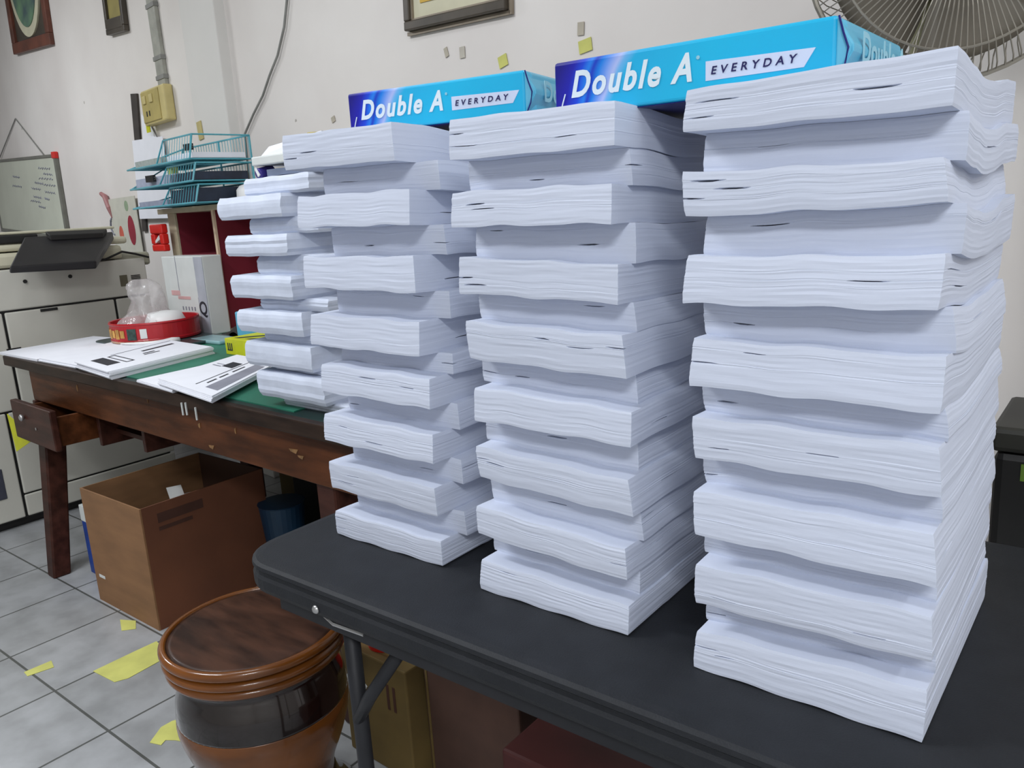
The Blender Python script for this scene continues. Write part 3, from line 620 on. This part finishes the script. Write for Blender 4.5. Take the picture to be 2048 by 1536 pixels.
# ------------------------------------------------------------------ blue reams on top of the stacks
def ream(label, loc, yaw, tilt, L_=.297):
    t = thing('paper_ream', label, 'paper ream', loc, yaw, 'blue wrapped paper reams')
    H = .053; D = .21
    w_ = MB().box(0, L_ - .012, 0, D, 0, H)
    t.rotation_euler = (0, tilt, yaw)
    wr = w_.build('wrapper', REAM, t, bevel=.0035, segs=3)
    # folded end bulging out at the right
    e_ = MB(); x = L_ - .012
    e_.hexa([(x - .001, .001, .001), (x + .006, .02, .004), (x + .006, D - .02, .004), (x - .001, D - .001, .001)], [(x - .001, .001, H - .001), (x + .004, .012, H - .004), (x + .004, D - .012, H - .004), (x - .001, D - .001, H - .001)])
    e_.hexa([(x - .001, .0005, .0006), (x + .012, .004, H * .45), (x + .012, D - .004, H * .45), (x - .001, D - .0005, .0006)], [(x - .001, .0005, H - .0006), (x + .0125, .006, H * .55), (x + .0125, D - .006, H * .55), (x - .001, D - .0005, H - .0006)])
    fe = e_.build('folded_end', REAME, t, bevel=.002)
    text('lettering', 'Double A', .0375, LETW, wr, (.0215, -.0006, .0160), (PI / 2, 0, 0), shear=.3, bold=.0012, spacing=1.2, fit=.134, fith=.0262)
    MB().lathe([(.0018, 0), (.0018, .0004)], 12).build('registered_mark', LETP, wr, loc=(.1615, -.0004, .0365), rot=(PI / 2, 0, 0))
    MB().prism([(.1690, .0150), (.2585, .0155), (.2680, .0300), (.1690, .0320)], 0, .0004).build('white_panel', PANW, wr, loc=(0, 0, 0), rot=(PI / 2, 0, 0))
    text('lettering', 'EVERYDAY', .0140, LETD, wr, (.1745, -.0009, .0200), (PI / 2, 0, 0), shear=.2, bold=.0002, spacing=1.7, fit=.0785, fith=.0070)
    MB().tube([(x + .001, -.0003, H - .001), (x + .005, .000, H * .72), (x + .009, .001, H * .5), (x + .007, .000, H * .25), (x + .001, -.0003, .001)], .0009, 6).build('wrapper_seam', NAVY, wr)
    box('shaded_underside', NAVY, .001, x, .001, D - .001, -.0006, 0, wr)  # navy panel puts the shade under the blue wrapper into its colour
    text('end_lettering', 'Double A', .036, LETP, fe, (L_ - .012 + .0128, .03, .016), (PI / 2, 0, PI / 2), bold=.0008, spacing=1.05, fit=.15, fith=.026)
    MB().tube([(.0085, -.0006, .006), (.0105, -.0006, .012), (.0140, -.0006, .021)], .0007, 6).build('slash_mark', LETW, wr)
    return t
ream('blue ream of paper lying across the middle and right stacks', (-.5055, .726, T + .5535), .008, .014)
ream('blue ream of paper lying on top of the left stack', (-.900, .788, T + .5775), .19, .008, .288)

# ------------------------------------------------------------------ folding table
ft = thing('folding_table', 'black plastic folding table carrying the paper stacks', 'table', (-.4, .86, 0))
def rrect(x0, x1, y0, y1, r, k=8):
    pts = []
    for cx, cy, a0 in ((x1 - r, y1 - r, 0), (x0 + r, y1 - r, PI / 2), (x0 + r, y0 + r, PI), (x1 - r, y0 + r, 1.5 * PI)):
        for i in range(k + 1): a_ = a0 + PI / 2 * i / k; pts.append((cx + r * math.cos(a_), cy + r * math.sin(a_)))
    return pts
def loft(rings):
    b = MB(); k = len(rings[0][0])
    for pts, z in rings: b.v += [(x, y, z) for x, y in pts]
    for i in range(len(rings) - 1):
        for j in range(k): j2 = (j + 1) % k; b.f.append((i * k + j, i * k + j2, (i + 1) * k + j2, (i + 1) * k + j))
    b.f.append(tuple(reversed(range(k)))); b.f.append(tuple((len(rings) - 1) * k + j for j in range(k)))
    return b
def inset(i): return rrect(-.605 + i, .62 - i, -.285 + i, .285 - i, .075 - i)
tp = loft([(inset(.012), T - .045), (inset(.003), T - .043), (inset(.0), T - .036), (inset(.0), T - .022), (inset(.003), T - .018), (inset(.003), T - .012), (inset(.0), T - .009), (inset(.001), T - .004), (inset(.006), T - .0012), (inset(.016), T), ])
tp.build('table_top', BLACKTABLE, ft)
sk = MB()
sk.box(-.53, .56, -.262, -.250, T - .075, T - .044).box(-.53, .56, .250, .262, T - .075, T - .044).box(-.53, -.52, -.25, .25, T - .075, T - .044)
sk.build('under_frame', STEEL, ft)
for y in (-.222, .222):
    MB().tube([(-.43, y, T - .05), (-.43, y, .40), (-.432, y, .012)], .0115, 12).build('leg', STEEL, ft, smooth=True)
    if y < 0: MB().tube([(-.30, y - .004, T - .06), (-.40, y - .004, T - .19), (-.43, y - .004, T - .235)], .0095, 10).build('leg_brace', STEEL, ft, smooth=True)
    MB().tube([(.50, y, T - .05), (.50, y, .012)], .014, 12).build('leg', STEEL, ft, smooth=True)
MB().tube([(.50, -.222, .12), (.50, .222, .12)], .011, 10).build('cross_bar', STEEL, ft)
MB().tube([(-.43, -.222, .13), (-.43, .222, .13)], .009, 10).build('cross_bar', STEEL, ft)
MB().lathe([(.0001, .004), (.004, .0035), (.006, .001), (.006, 0)], 14).build('screw', SCREW, ft, loc=(-.415, -.2855, T - .033), rot=(PI / 2, 0, 0), smooth=True)
MB().tube([(-.44, -.266, T - .048), (-.40, -.272, T - .056), (-.35, -.264, T - .060)], .0025, 6).build('wire_clip', SCREW, ft)

# ------------------------------------------------------------------ turned wooden stool
sc_ = (-1.305, .775)
stl = thing('wooden_stool', 'round varnished wooden drum stool in front of the black table', 'stool', (sc_[0], sc_[1], 0))
ZT = T - .30
MB().lathe([(.001, ZT - .012), (.150, ZT - .012), (.160, ZT - .006), (.161, ZT - .001), (.150, ZT + .0005), (.10, ZT), (.001, ZT)], 72).build('seat_disc', STOOLT, stl, smooth=True)
def ring(z, R_, r): return [(R_ + r * math.cos(a_), z + r * math.sin(a_)) for a_ in [(-PI / 2 + PI * i / 10) for i in range(11)]]
def shell(prof, name, m, k=72):
    b = MB(); inner = [(.13, prof[-1][1]), (.13, prof[0][1])]; b.lathe(prof + inner, k, cap=False); n = len(prof) + 2
    for j in range(k): j2 = (j + 1) % k; b.f.append(((n - 1) * k + j, (n - 1) * k + j2, j2, j))
    return b.build(name, m, stl, smooth=True)
shell([(.160, ZT - .018)] + ring(ZT - .006, .165, .010) + [(.162, ZT + .003), (.1605, ZT - .001), (.158, ZT - .013)], 'rim_ring', STOOLW)
shell([(.150, ZT - .037)] + ring(ZT - .027, .164, .009) + [(.150, ZT - .018)], 'rim_ring', STOOLW)
shell([(.145, ZT - .056)] + ring(ZT - .046, .160, .009) + [(.145, ZT - .037)], 'rim_ring', STOOLW)
def spline(pts, n=6):
    out = []
    for i in range(len(pts) - 1):
        p0 = pts[max(0, i - 1)]; p1 = pts[i]; p2 = pts[i + 1]; p3 = pts[min(len(pts) - 1, i + 2)]
        for k in range(n):
            t_ = k / n; out.append(tuple(.5 * (2 * p1[q] + (p2[q] - p0[q]) * t_ + (2 * p0[q] - 5 * p1[q] + 4 * p2[q] - p3[q]) * t_ ** 2 + (3 * p1[q] - p0[q] - 3 * p2[q] + p3[q]) * t_ ** 3) for q in (0, 1)))
    return out + [pts[-1]]
MB().lathe(spline([(.163, ZT - .150), (.160, ZT - .115), (.151, ZT - .085), (.147, ZT - .072), (.150, ZT - .062), (.148, ZT - .055)]), 72).build('dark_shoulder', STOOLD, stl, smooth=True)
MB().lathe(spline([(.118, ZT - .33), (.124, ZT - .295), (.142, ZT - .250), (.157, ZT - .205), (.164, ZT - .170), (.163, ZT - .1502)]), 72).build('belly', STOOLW, stl, smooth=True)
MB().lathe([(.13, 0.0), (.165, .006), (.168, .03), (.15, .05), (.13, .07), (.122, .10), (.118, ZT - .33)], 64).build('foot', STOOLD, stl, smooth=True)

# ------------------------------------------------------------------ wall shelf on the desk
sh = thing('cubby_shelf', 'maroon backed cubby shelf standing on the back of the desk', 'shelf', (-3.40, 1.86, DZ), math.radians(-2))
SH = .515; SW = 1.02
box('top_board', LWOOD, -.02, SW, -.01, .19, SH - .022, SH, sh, bevel=.002)
box('back_panel', MAROON, 0, SW, .165, .175, 0, SH - .022, sh)
box('side_board', LWOOD, 0.045, .105, 0, .012, 0, SH - .022, sh, bevel=.002)
box('side_lining', MAROON, 0.05, .106, .0125, .165, 0, SH - .022, sh)
box('divider', MAROON, .418, .428, .004, .165, .0, SH - .022, sh)
box('divider_edge', EDGE, .416, .430, -.006, .004, 0, SH - .022, sh)
box('side_board', MAROON, SW - .02, SW, 0, .165, 0, SH - .022, sh)
box('bottom_board', LWOOD, 0.11, SW - .02, -.012, .165, 0, .014, sh, bevel=.002)
box('shelf_board', MAROON, .105, .418, .01, .165, .31, .32, sh)
t = thing('tape_holder', 'red plastic holder hung on the left end of the shelf', 'holder', (-3.36, 1.83, T + .365), -.1)
hb = MB().box(-.065, .055, -.03, .0, 0, .03).box(-.065, .055, -.03, .0, .075, .115).box(-.065, -.03, -.03, .0, .03, .075).box(.025, .055, -.03, .0, .03, .075)
hb.build('holder_body', RED, t, bevel=.006)
box('holder_back', mat('holder_dark', (140, 24, 24), .5), -.03, .025, -.006, 0, .03, .075, t)
MB().hexa([(-.02, -.03, .035), (.025, -.03, .05), (.025, -.01, .05), (-.02, -.01, .035)], [(-.02, -.03, .045), (.022, -.03, .068), (.022, -.01, .068), (-.02, -.01, .045)]).build('tongue', WCARD, t)
# white carton with Q
wc = thing('white_carton', 'white cardboard carton with a black letter Q in front of the shelf', 'carton', (-3.27, 1.755, DM), math.radians(-2))
box('carton_body', WCARD, 0, .33, 0, .085, 0, .315, wc, bevel=.004)
box('flap_seam', INKG, .115, .118, -.001, .0, .17, .315, wc)
box('flap_seam', INKG, .262, .265, -.001, .0, .0, .15, wc)
box('painted_side_shade', mat('carton_grey', (176, 180, 190), .6), .265, .33, -.0012, 0, 0.0, .312, wc)  # grey strip on the front paints the carton's shaded right side
box('pink_print', PINK, .05, .12, -.0012, 0, .155, .175, wc); box('pink_print', PINK, .10, .20, -.0012, 0, .140, .152, wc)
for i in range(5): box('small_print', INKG, .125 + i * .024, .133 + i * .024, -.0012, 0, .095, .11, wc)
text('letter', 'Q', .075, INK, wc, (.262, -.0018, .082), (PI / 2, 0, 0), bold=.0015)
# red tin with plastic bag
tn = thing('cookie_tin', 'round red cookie tin on the desk beneath the plastic bag', 'tin', (-3.055, 1.575, DM + .014))
ti = MB().lathe([(.13, 0), (.163, .002), (.165, .01), (.163, .014), (.163, .066), (.166, .070), (.164, .076), (.158, .074), (.155, .012), (.0, .010)], 56, cap=False)
ti.build('tin_body', DRED, tn, smooth=False)
def curved(name, m, a0, a1, z0, z1, r=.1642):
    b = MB(); k = 10
    for i in range(k + 1):
        a_ = a0 + (a1 - a0) * i / k
        for z in (z0, z1):
            b.v += [(r * math.cos(a_), r * math.sin(a_), z), ((r + .0008) * math.cos(a_), (r + .0008) * math.sin(a_), z)]
    for i in range(k):
        p = 4 * i; q = p + 4
        b.f += [(p + 1, q + 1, q + 3, p + 3), (p, p + 2, q + 2, q), (p + 2, p + 3, q + 3, q + 2), (p, q, q + 1, p + 1)]
    b.f += [(0, 1, 3, 2), (4 * k, 4 * k + 2, 4 * k + 3, 4 * k + 1)]
    return b.build(name, m, tn)
for i in range(6): curved('cookie_picture', GOLD, -2.15 + i * .16, -2.02 + i * .16, .018 + .004 * (i % 2), .050 + .004 * ((i + 1) % 2))
curved('dark_picture', mat('tin_picture', (60, 84, 78), .4, var=.3, scale=60), -1.14, -.92, .014, .056)
curved('barcode_label', WCARD, -.83, -.68, .018, .054)
curved('pale_base_band', mat('tin_gold', (190, 150, 120), .3), -2.6, -.5, .001, .008)
rl = tag(MB().lathe([(.001, 0), (.062, 0), (.075, .01), (.075, .05), (.06, .082), (.02, .088), (.001, .088)], 28).build('white_roll', WHITE, None, loc=(-3.0, 1.59, DM + .030), smooth=True), 'white rounded bundle sitting in the red cookie tin', 'bundle')
bg = MB()
for i in range(15):
    z = i / 14; r = .075 * (1 - z) ** .6 + .022 + .012 * math.sin(z * 9)
    for j in range(22):
        a_ = 2 * PI * j / 22; rr = r * (1 + .22 * math.sin(3 * a_ + z * 7) + .1 * math.sin(7 * a_ - z * 11)); bg.v.append((rr * math.cos(a_) - .03 * z, rr * math.sin(a_), .215 * z))
for i in range(14):
    for j in range(22): j2 = (j + 1) % 22; bg.f.append((i * 22 + j, i * 22 + j2, (i + 1) * 22 + j2, (i + 1) * 22 + j))
tag(bg.build('plastic_bag', CLEAR, None, loc=(-3.06, 1.565, DM + .028), smooth=True), 'clear crumpled plastic bag standing up in the red tin', 'plastic bag')
ty = thing('glass_tray', 'dark tray under the red cookie tin', 'tray', (-3.02, 1.545, DM))
loft([(rrect(-.24, .26, -.12, .17, .05), .0005), (rrect(-.25, .27, -.13, .18, .05), .005), (rrect(-.25, .27, -.13, .18, .05), .012), (rrect(-.24, .26, -.12, .17, .05), .0125)]).build('tray_body', mat('tray_dark', (58, 78, 80), .25, var=.1), ty)
MB().tube([(-.02 + .19 * math.cos(a_), .03 + .17 * math.sin(a_), .018) for a_ in [(-1.4 + .16 * i) for i in range(9)]], [.003, .004, .005, .006, .006, .007, .009, .013, .010], 10).build('white_lid_rim', WHITE, ty, smooth=True)
cl = MB(); 
for i in range(13):
    for j in range(9):
        u = i / 12; v_ = j / 8; hh = .055 * math.sin(PI * min(1, u * 1.2)) * math.sin(PI * (.15 + .7 * v_)) * (1 - .55 * u) + .006 * math.sin(u * 20 + v_ * 9)
        cl.v.append((u * .26, v_ * .12, max(0.001, hh)))
for i in range(12):
    for j in range(8): a_ = i * 9 + j; cl.f.append((a_, a_ + 9, a_ + 10, a_ + 1))
o = cl.build('dark_cloth', mat('cloth_dark', (40, 34, 32), .85), None, loc=(-2.975, 1.765, DM + .0005), smooth=True); o.modifiers.new('s', 'SOLIDIFY').thickness = .003
o.location = (-2.90, 1.60, DM + .018); o.scale = (1, 1, 1)
o.location = (-2.86, 1.725, DM + .001)
tag(o, 'crumpled dark cloth between the red tin and the shelf', 'cloth')
yb = thing('yellow_box', 'small yellow and black box on the green mat beside the wrapped reams', 'box', (-2.45, 1.495, DM), math.radians(-3))
box('box_body', YEL, 0, .25, 0, .13, 0, .055, yb, bevel=.002)
for i, (x0, x1) in enumerate(((.03, .14), (.10, .25))): MB().hexa([(x0, .02 + .0, .0551), (x0 + .03, .02, .0551), (x1, .12, .0551), (x1 - .03, .12, .0551)], [(x0, .02, .0556), (x0 + .03, .02, .0556), (x1, .12, .0556), (x1 - .03, .12, .0556)]).build('black_stripe', INK, yb)
for x in (.016, .028, .04): box('black_print', INK, x, x + .006, -.0006, 0, .018, .04, yb)
box('black_print', INK, .014, .046, -.0006, 0, .014, .018, yb)
tag(box('blue_block', LBLUE, -2.60, -2.44, 1.64, 1.72, DM, DM + .12, bevel=.006), 'pale blue box standing behind the yellow box', 'box')
tag(box('glass_dish', mat('dish_pale', (150, 190, 196), .2), -2.86, -2.66, 1.60, 1.70, DM, DM + .014, bevel=.005), 'pale glass dish lying left of the yellow box', 'dish')
t = thing('paper_cup', 'white rounded container on the shelf beside the wire trays', 'container', (-2.745, 1.88, DZ + SH))
MB().lathe([(.001, 0), (.058, 0), (.06, .01), (.058, .045), (.045, .06), (.02, .068), (.001, .069)], 28).build('container_body', WHITE, t, smooth=True)
MB().tube([(.05, -.02, .05), (.075, -.02, .045), (.082, -.02, .02), (.07, -.02, .008)], .004, 8).build('handle', WHITE, t, smooth=True)

# ------------------------------------------------------------------ teal wire trays
wt = thing('wire_tray_rack', 'three tier teal wire letter tray rack on top of the shelf', 'letter tray', (-3.42, 1.80, DZ + SH), math.radians(-6))
def tier(z, sh_, y0):
    ti = MB(); X = .60; D = .20
    r = .0028
    ti.tube([(0, y0, z), (X, y0, z)], .004, 6); ti.tube([(0, D, z), (X, D, z)], r, 6); ti.tube([(0, y0, z), (0, D, z)], r, 6); ti.tube([(X, y0, z), (X, D, z)], r, 6)
    ti.tube([(0, D, z + sh_), (X, D, z + sh_)], .0036, 6)
    ti.tube([(0, y0, z), (.02, D, z + sh_)], .0034, 6); ti.tube([(X, y0 + .02, z + sh_), (X, D, z + sh_)], .0034, 6); ti.tube([(X, y0, z), (X, y0 + .02, z + sh_)], .0034, 6)
    ti.tube([(.30, y0, z), (.345, y0 + .02, z + sh_), (X, y0 + .02, z + sh_)], .0034, 6)
    for i in range(25): x = X * (i + .5) / 25; ti.tube([(x, y0, z), (x, D, z), (x, D, z + sh_)], .0013, 4)
    for i in range(12): x = .33 + (X - .33) * (i + .5) / 12; ti.tube([(x, y0 + .003, z), (x, y0 + .02, z + sh_)], .0013, 4)
    for i in range(4): y = y0 + (D - y0) * (i + .5) / 5; ti.tube([(0, y, z), (X, y, z)], .0013, 4)
    o = ti.build('tray', TEAL, wt); return o
for z in (.006, .085, .165): tier(z, .066 if z < .16 else .088, -.05)
for x, y in ((.0, .2), (.60, .2), (.34, .2)): MB().tube([(x, y, .004), (x, y, .25)], .004, 6).build('upright', TEAL, wt)
MB().tube([(.0, -.05, .085), (.06, .08, .165)], .003, 6).build('side_link', TEAL, wt)
pz = [(.02, .30, .0095, .02), (.35, .58, .0095, .05), (.02, .42, .089, .034), (.36, .58, .089, .030), (.04, .30, .1695, .024), (.36, .58, .1695, .02)]
LT = ['grey papers in the left of the bottom teal tray', 'dark files in the right of the bottom teal tray', 'white papers with clip in the left of the middle teal tray', 'dark files in the right of the middle teal tray', 'pale papers in the left of the top teal tray', 'white papers in the right of the top teal tray']
FM = mat('file_navy', (36, 48, 70), .5, var=.2, scale=20)
pmat = [mat('paper_greyish', (150, 156, 176), .6, var=.1, scale=30), FM, mat('paper_greyish2', (170, 176, 196), .6, var=.08, scale=30), FM, mat('paper_beige', (168, 176, 172), .6, var=.1, scale=60), PAPER_TOP]
ca, sa = math.cos(math.radians(-6)), math.sin(math.radians(-6))
def rk(x, y, z): return (-3.42 + x * ca - y * sa, 1.80 + x * sa + y * ca, DZ + SH + z)
for (x0, x1, z0, th), lb, pm in zip(pz, LT, pmat):
    b = MB().box(x0, x1, -.03, .185, .0, th); o = b.build('tray_papers', pm, None, loc=rk(0, 0, z0 + .0015), rot=(0, 0, math.radians(-6))); tag(o, lb, 'papers', 'papers in the teal trays')
for (x, y, z), lb in (((.16, .16, .235), 'black binder clip at the back of the top teal tray'), ((.20, -.035, .105), 'black binder clip on papers in the middle teal tray')):
    t = thing('binder_clip', lb, 'binder clip', rk(x, y, z), 0, 'binder clips on the tray papers')
    MB().prism([(-.03, -.012), (.03, -.012), (.03, .0), (-.03, .004)], 0, .026).build('clip_body', BLK, t)
    MB().tube([(.028, -.006, .008), (.05, -.006, .013), (.028, -.006, .018)], .0016, 5).build('clip_wire', SCREW, t)
tag(MB().box(0, .03, 0, .03, 0, .03).build('sticky_notes', mat('green_note', (190, 205, 120), .6), None, loc=rk(.345, -.03, .122), bevel=.002), 'pale green note block on the middle teal tray', 'note block')

# ------------------------------------------------------------------ cartons below the desk
ct = thing('cardboard_box', 'open brown cardboard box on the floor under the desk', 'cardboard box', (-2.672, 1.04, 0), 0)
BW, BD, BH = .388, .425, .395; th = .005
box('front_panel', CARD, 0, BW, 0, th, 0, BH, ct)
# front and left panels coloured as lit, right panel coloured as shaded
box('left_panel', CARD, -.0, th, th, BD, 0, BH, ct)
box('right_panel', CARD_SHADE, BW - th, BW, th, BD, 0, BH, ct); box('rear_panel', CARDIN, th, BW - th, BD - th, BD, 0, BH, ct); box('bottom_panel', CARDIN, th, BW - th, th, BD - th, 0, .005, ct)
box('print_mark', mat('print_brown', (70, 40, 28), .7), BW, BW + .0006, .05, .20, BH - .06, BH - .03, ct)
box('print_mark', mat('print_brown', (70, 40, 28), .7), BW, BW + .0006, .05, .16, BH - .085, BH - .073, ct)
box('shipping_label', WCARD, .03, .07, -.0008, 0, .09, .10, ct)
cr = MB(); rr = random.Random(3)
for i in range(14):
    x = rr.uniform(.12, .34); y = rr.uniform(.10, .33); z = .19 + i * .012; a_ = rr.uniform(0, PI); l = rr.uniform(.07, .11); d = rr.uniform(.03, .06)
    c_, s_ = math.cos(a_), math.sin(a_); t1 = rr.uniform(-.03, .03)
    q = [(x + c_ * l * p - s_ * d * r_, y + s_ * l * p + c_ * d * r_) for p, r_ in ((-.5, -.5), (.5, -.5), (.5, .5), (-.5, .5))]
    q = [(min(.35, max(.03, a)), min(.38, max(.03, b_))) for a, b_ in q]
    cr.hexa([(q[0][0], q[0][1], z), (q[1][0], q[1][1], z + t1), (q[2][0], q[2][1], z + t1), (q[3][0], q[3][1], z)], [(q[0][0], q[0][1], z + .002), (q[1][0], q[1][1], z + t1 + .002), (q[2][0], q[2][1], z + t1 + .002), (q[3][0], q[3][1], z + .002)])
o = cr.build('waste_paper', mat('scrap_paper', (190, 190, 188), .7), None, loc=(-2.672, 1.04, 0)); tag(o, 'scrap paper heaped inside the open cardboard box', 'scrap paper', kind='stuff')
t = thing('blue_carton', 'blue and white carton standing behind the cardboard box', 'carton', (-2.925, 1.125, 0), -.03)
box('carton_body', BLUEB, 0, .22, 0, .2, 0, .20, t, bevel=.003); box('white_band', WCARD, -.001, .221, -.001, .201, .20, .26, t, bevel=.002)
for i in range(4): box('print_line', INKG, .05 + .0 * i, .15, -.002, -.001, .208 + .012 * i, .213 + .012 * i, t)
tag(box('storage_box', OLIVE, -2.60, -2.42, 1.74, 1.86, 0, .56, bevel=.004), 'yellowed carton standing far back under the desk', 'carton')
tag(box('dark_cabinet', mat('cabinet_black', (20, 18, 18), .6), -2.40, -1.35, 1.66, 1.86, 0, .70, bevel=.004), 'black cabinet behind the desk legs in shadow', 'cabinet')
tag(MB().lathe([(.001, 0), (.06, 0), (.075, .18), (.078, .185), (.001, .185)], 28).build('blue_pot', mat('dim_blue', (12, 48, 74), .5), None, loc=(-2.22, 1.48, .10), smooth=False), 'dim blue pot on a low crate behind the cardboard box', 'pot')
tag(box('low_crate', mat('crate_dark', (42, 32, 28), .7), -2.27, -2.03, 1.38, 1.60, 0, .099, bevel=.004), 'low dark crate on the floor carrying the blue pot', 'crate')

# under the folding table
t = thing('yellow_carton', 'yellowish cardboard carton on the floor beside the table leg', 'carton', (-1.36, 1.01, 0), -.03)
box('carton_body', OLIVE, 0, .215, 0, .11, 0, .27, t, bevel=.004)
box('label', WCARD, .0, .06, -.003, -.001, -.03, .03, t, rot=(0, .6, 0), loc=(.02, 0, .20))
for x in (.15, .17): box('print_mark', mat('print_brown', (70, 40, 28), .7), x, x + .008, -.001, 0, .16, .22, t)
t = thing('red_basin', 'red plastic basin lying on the yellowish carton under the table', 'basin', (-1.265, 1.065, .2705))
MB().lathe([(.04, 0), (.05, .065), (.053, .07), (.051, .072), (.038, .004), (.0, .004)], 36, cap=False).build('basin_body', RED, t, smooth=True)
t = thing('brown_carton', 'tall dark brown carton under the black folding table', 'carton', (-1.138, 1.05, 0), -.03)
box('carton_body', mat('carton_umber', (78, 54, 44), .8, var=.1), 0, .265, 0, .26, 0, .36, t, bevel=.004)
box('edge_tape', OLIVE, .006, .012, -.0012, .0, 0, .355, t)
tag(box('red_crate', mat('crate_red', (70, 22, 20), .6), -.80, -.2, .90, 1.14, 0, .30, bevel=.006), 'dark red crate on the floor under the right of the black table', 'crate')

# ------------------------------------------------------------------ yellow scraps on the floor
FL = [('small square yellow scrap near the cardboard box', [(-2.465, 1.006), (-2.39, .974), (-2.362, 1.005), (-2.413, 1.031)]),
      ('long yellow tape strip beside the cardboard box', [(-2.232, .815), (-2.123, .823), (-2.108, .855), (-2.117, .952), (-2.163, .991), (-2.232, 1.002), (-2.233, .93)]),
      ('small yellow scrap at the left of the floor', [(-2.402, .70), (-2.37, .697), (-2.354, .761), (-2.398, .772)]),
      ('yellow paper scrap behind the wooden stool', [(-1.785, .745), (-1.752, .756), (-1.761, .772), (-1.741, .785), (-1.70, .80), (-1.802, .85), (-1.819, .821), (-1.819, .792)])]
for lb, pts in FL:
    a_ = sum(pts[i][0] * pts[(i + 1) % len(pts)][1] - pts[(i + 1) % len(pts)][0] * pts[i][1] for i in range(len(pts)))
    if a_ < 0: pts = pts[::-1]
    cx = sum(p[0] for p in pts) / len(pts); cy = sum(p[1] for p in pts) / len(pts)
    o = MB().prism([(x - cx, y - cy) for x, y in pts], 0.0005, .0015).build('floor_tape', YTAPE, None, loc=(cx, cy, 0)); tag(o, lb, 'paper scrap', 'yellow scraps on the floor')

# ------------------------------------------------------------------ standing fan behind the right stack
FC = Vector((-.272, 1.44, T + .815))
fn = thing('standing_fan', 'standing fan with radial wire guard behind the right stack', 'fan', (FC.x, FC.y, 0), .42)
fz = FC.z
def ringpts(r, y, k=48): return [(r * math.cos(2 * PI * i / k), y, fz + r * math.sin(2 * PI * i / k)) for i in range(k)]
g = MB()
g.tube(ringpts(.205, -.02), .0035, 6, closed=True); g.tube(ringpts(.165, -.052), .002, 5, closed=True); g.tube(ringpts(.045, -.066), .003, 5, closed=True)
for i in range(110):
    a_ = 2 * PI * i / 110; c_, s_ = math.cos(a_), math.sin(a_)
    g.tube([(r * c_, y, fz + r * s_) for r, y in ((.045, -.066), (.11, -.063), (.165, -.052), (.195, -.034), (.205, -.02))], .0011, 4)
g.build('front_guard', FANW, fn)
g = MB(); g.tube(ringpts(.205, -.012), .0035, 6, closed=True); g.tube(ringpts(.16, .045), .002, 5, closed=True)
for i in range(64):
    a_ = 2 * PI * i / 64; a2 = a_ + .25
    g.tube([(.205 * math.cos(a_), -.012, fz + .205 * math.sin(a_)), (.185 * math.cos(a_ + .1), .025, fz + .185 * math.sin(a_ + .1)), (.16 * math.cos(a2), .045, fz + .16 * math.sin(a2)), (.06 * math.cos(a2), .055, fz + .06 * math.sin(a2))], .0011, 4)
g.build('rear_guard', FANW, fn)
MB().lathe([(.001, .072), (.03, .072), (.044, .066), (.045, .06), (.001, .06)], 28).build('guard_cap', FANM, fn, loc=(0, 0, fz), rot=(PI / 2, 0, 0), smooth=True)
for k in range(5):
    b = MB(); a0 = 2 * PI * k / 5
    nR, nA = 8, 8
    for i in range(nR):
        r = .03 + .145 * i / (nR - 1); wd = .55 + .0 * i
        for j in range(nA):
            s_ = (j / (nA - 1) - .5); a_ = a0 + s_ * (1.24 - .2 * abs(i / (nR - 1) - .6)); b.v.append((r * math.cos(a_), .0 + s_ * .035 * (1 - .4 * i / nR), fz + r * math.sin(a_)))
    for i in range(nR - 1):
        for j in range(nA - 1): q = i * nA + j; b.f.append((q, q + 1, q + nA + 1, q + nA))
    o = b.build('blade', FANB, fn, smooth=True); o.modifiers.new('s', 'SOLIDIFY').thickness = .002
MB().lathe([(.03, -.02), (.032, .02), (.02, .03)], 24).build('hub', FANM, fn, loc=(0, 0, fz), rot=(PI / 2, 0, 0))
MB().lathe([(.03, .0), (.065, .01), (.07, .05), (.06, .11), (.03, .13)], 32).build('motor_housing', FANM, fn, loc=(0, .062, fz), rot=(-PI / 2, 0, 0), smooth=True)
MB().tube([(0, .115, fz - .03), (0, .115, .05)], [.030, .024], 20).build('pole', FANM, fn, smooth=True)
MB().lathe([(.115, 0), (.12, .012), (.10, .028), (.04, .045), (.03, .08)], 40, cx=0, cy=.115).build('base', FANM, fn, smooth=True)

# dark bin behind the table on the right
bn = thing('dark_bin', 'black lidded bin standing behind the table at the right edge', 'bin', (-.155, 1.30, 0))
box('bin_body', mat('bin_black', (26, 25, 24), .5, var=.2, scale=10), 0, .6, 0, .20, 0, T + .075, bn, bevel=.012)
box('bin_lid', mat('bin_lid_dark', (40, 40, 34), .5, var=.2, scale=10), -.006, .606, -.006, .205, T + .075, T + .112, bn, bevel=.008)
box('green_label', mat('label_green', (90, 120, 40), .5), .035, .075, -.002, 0, T + .035, T + .06, bn)
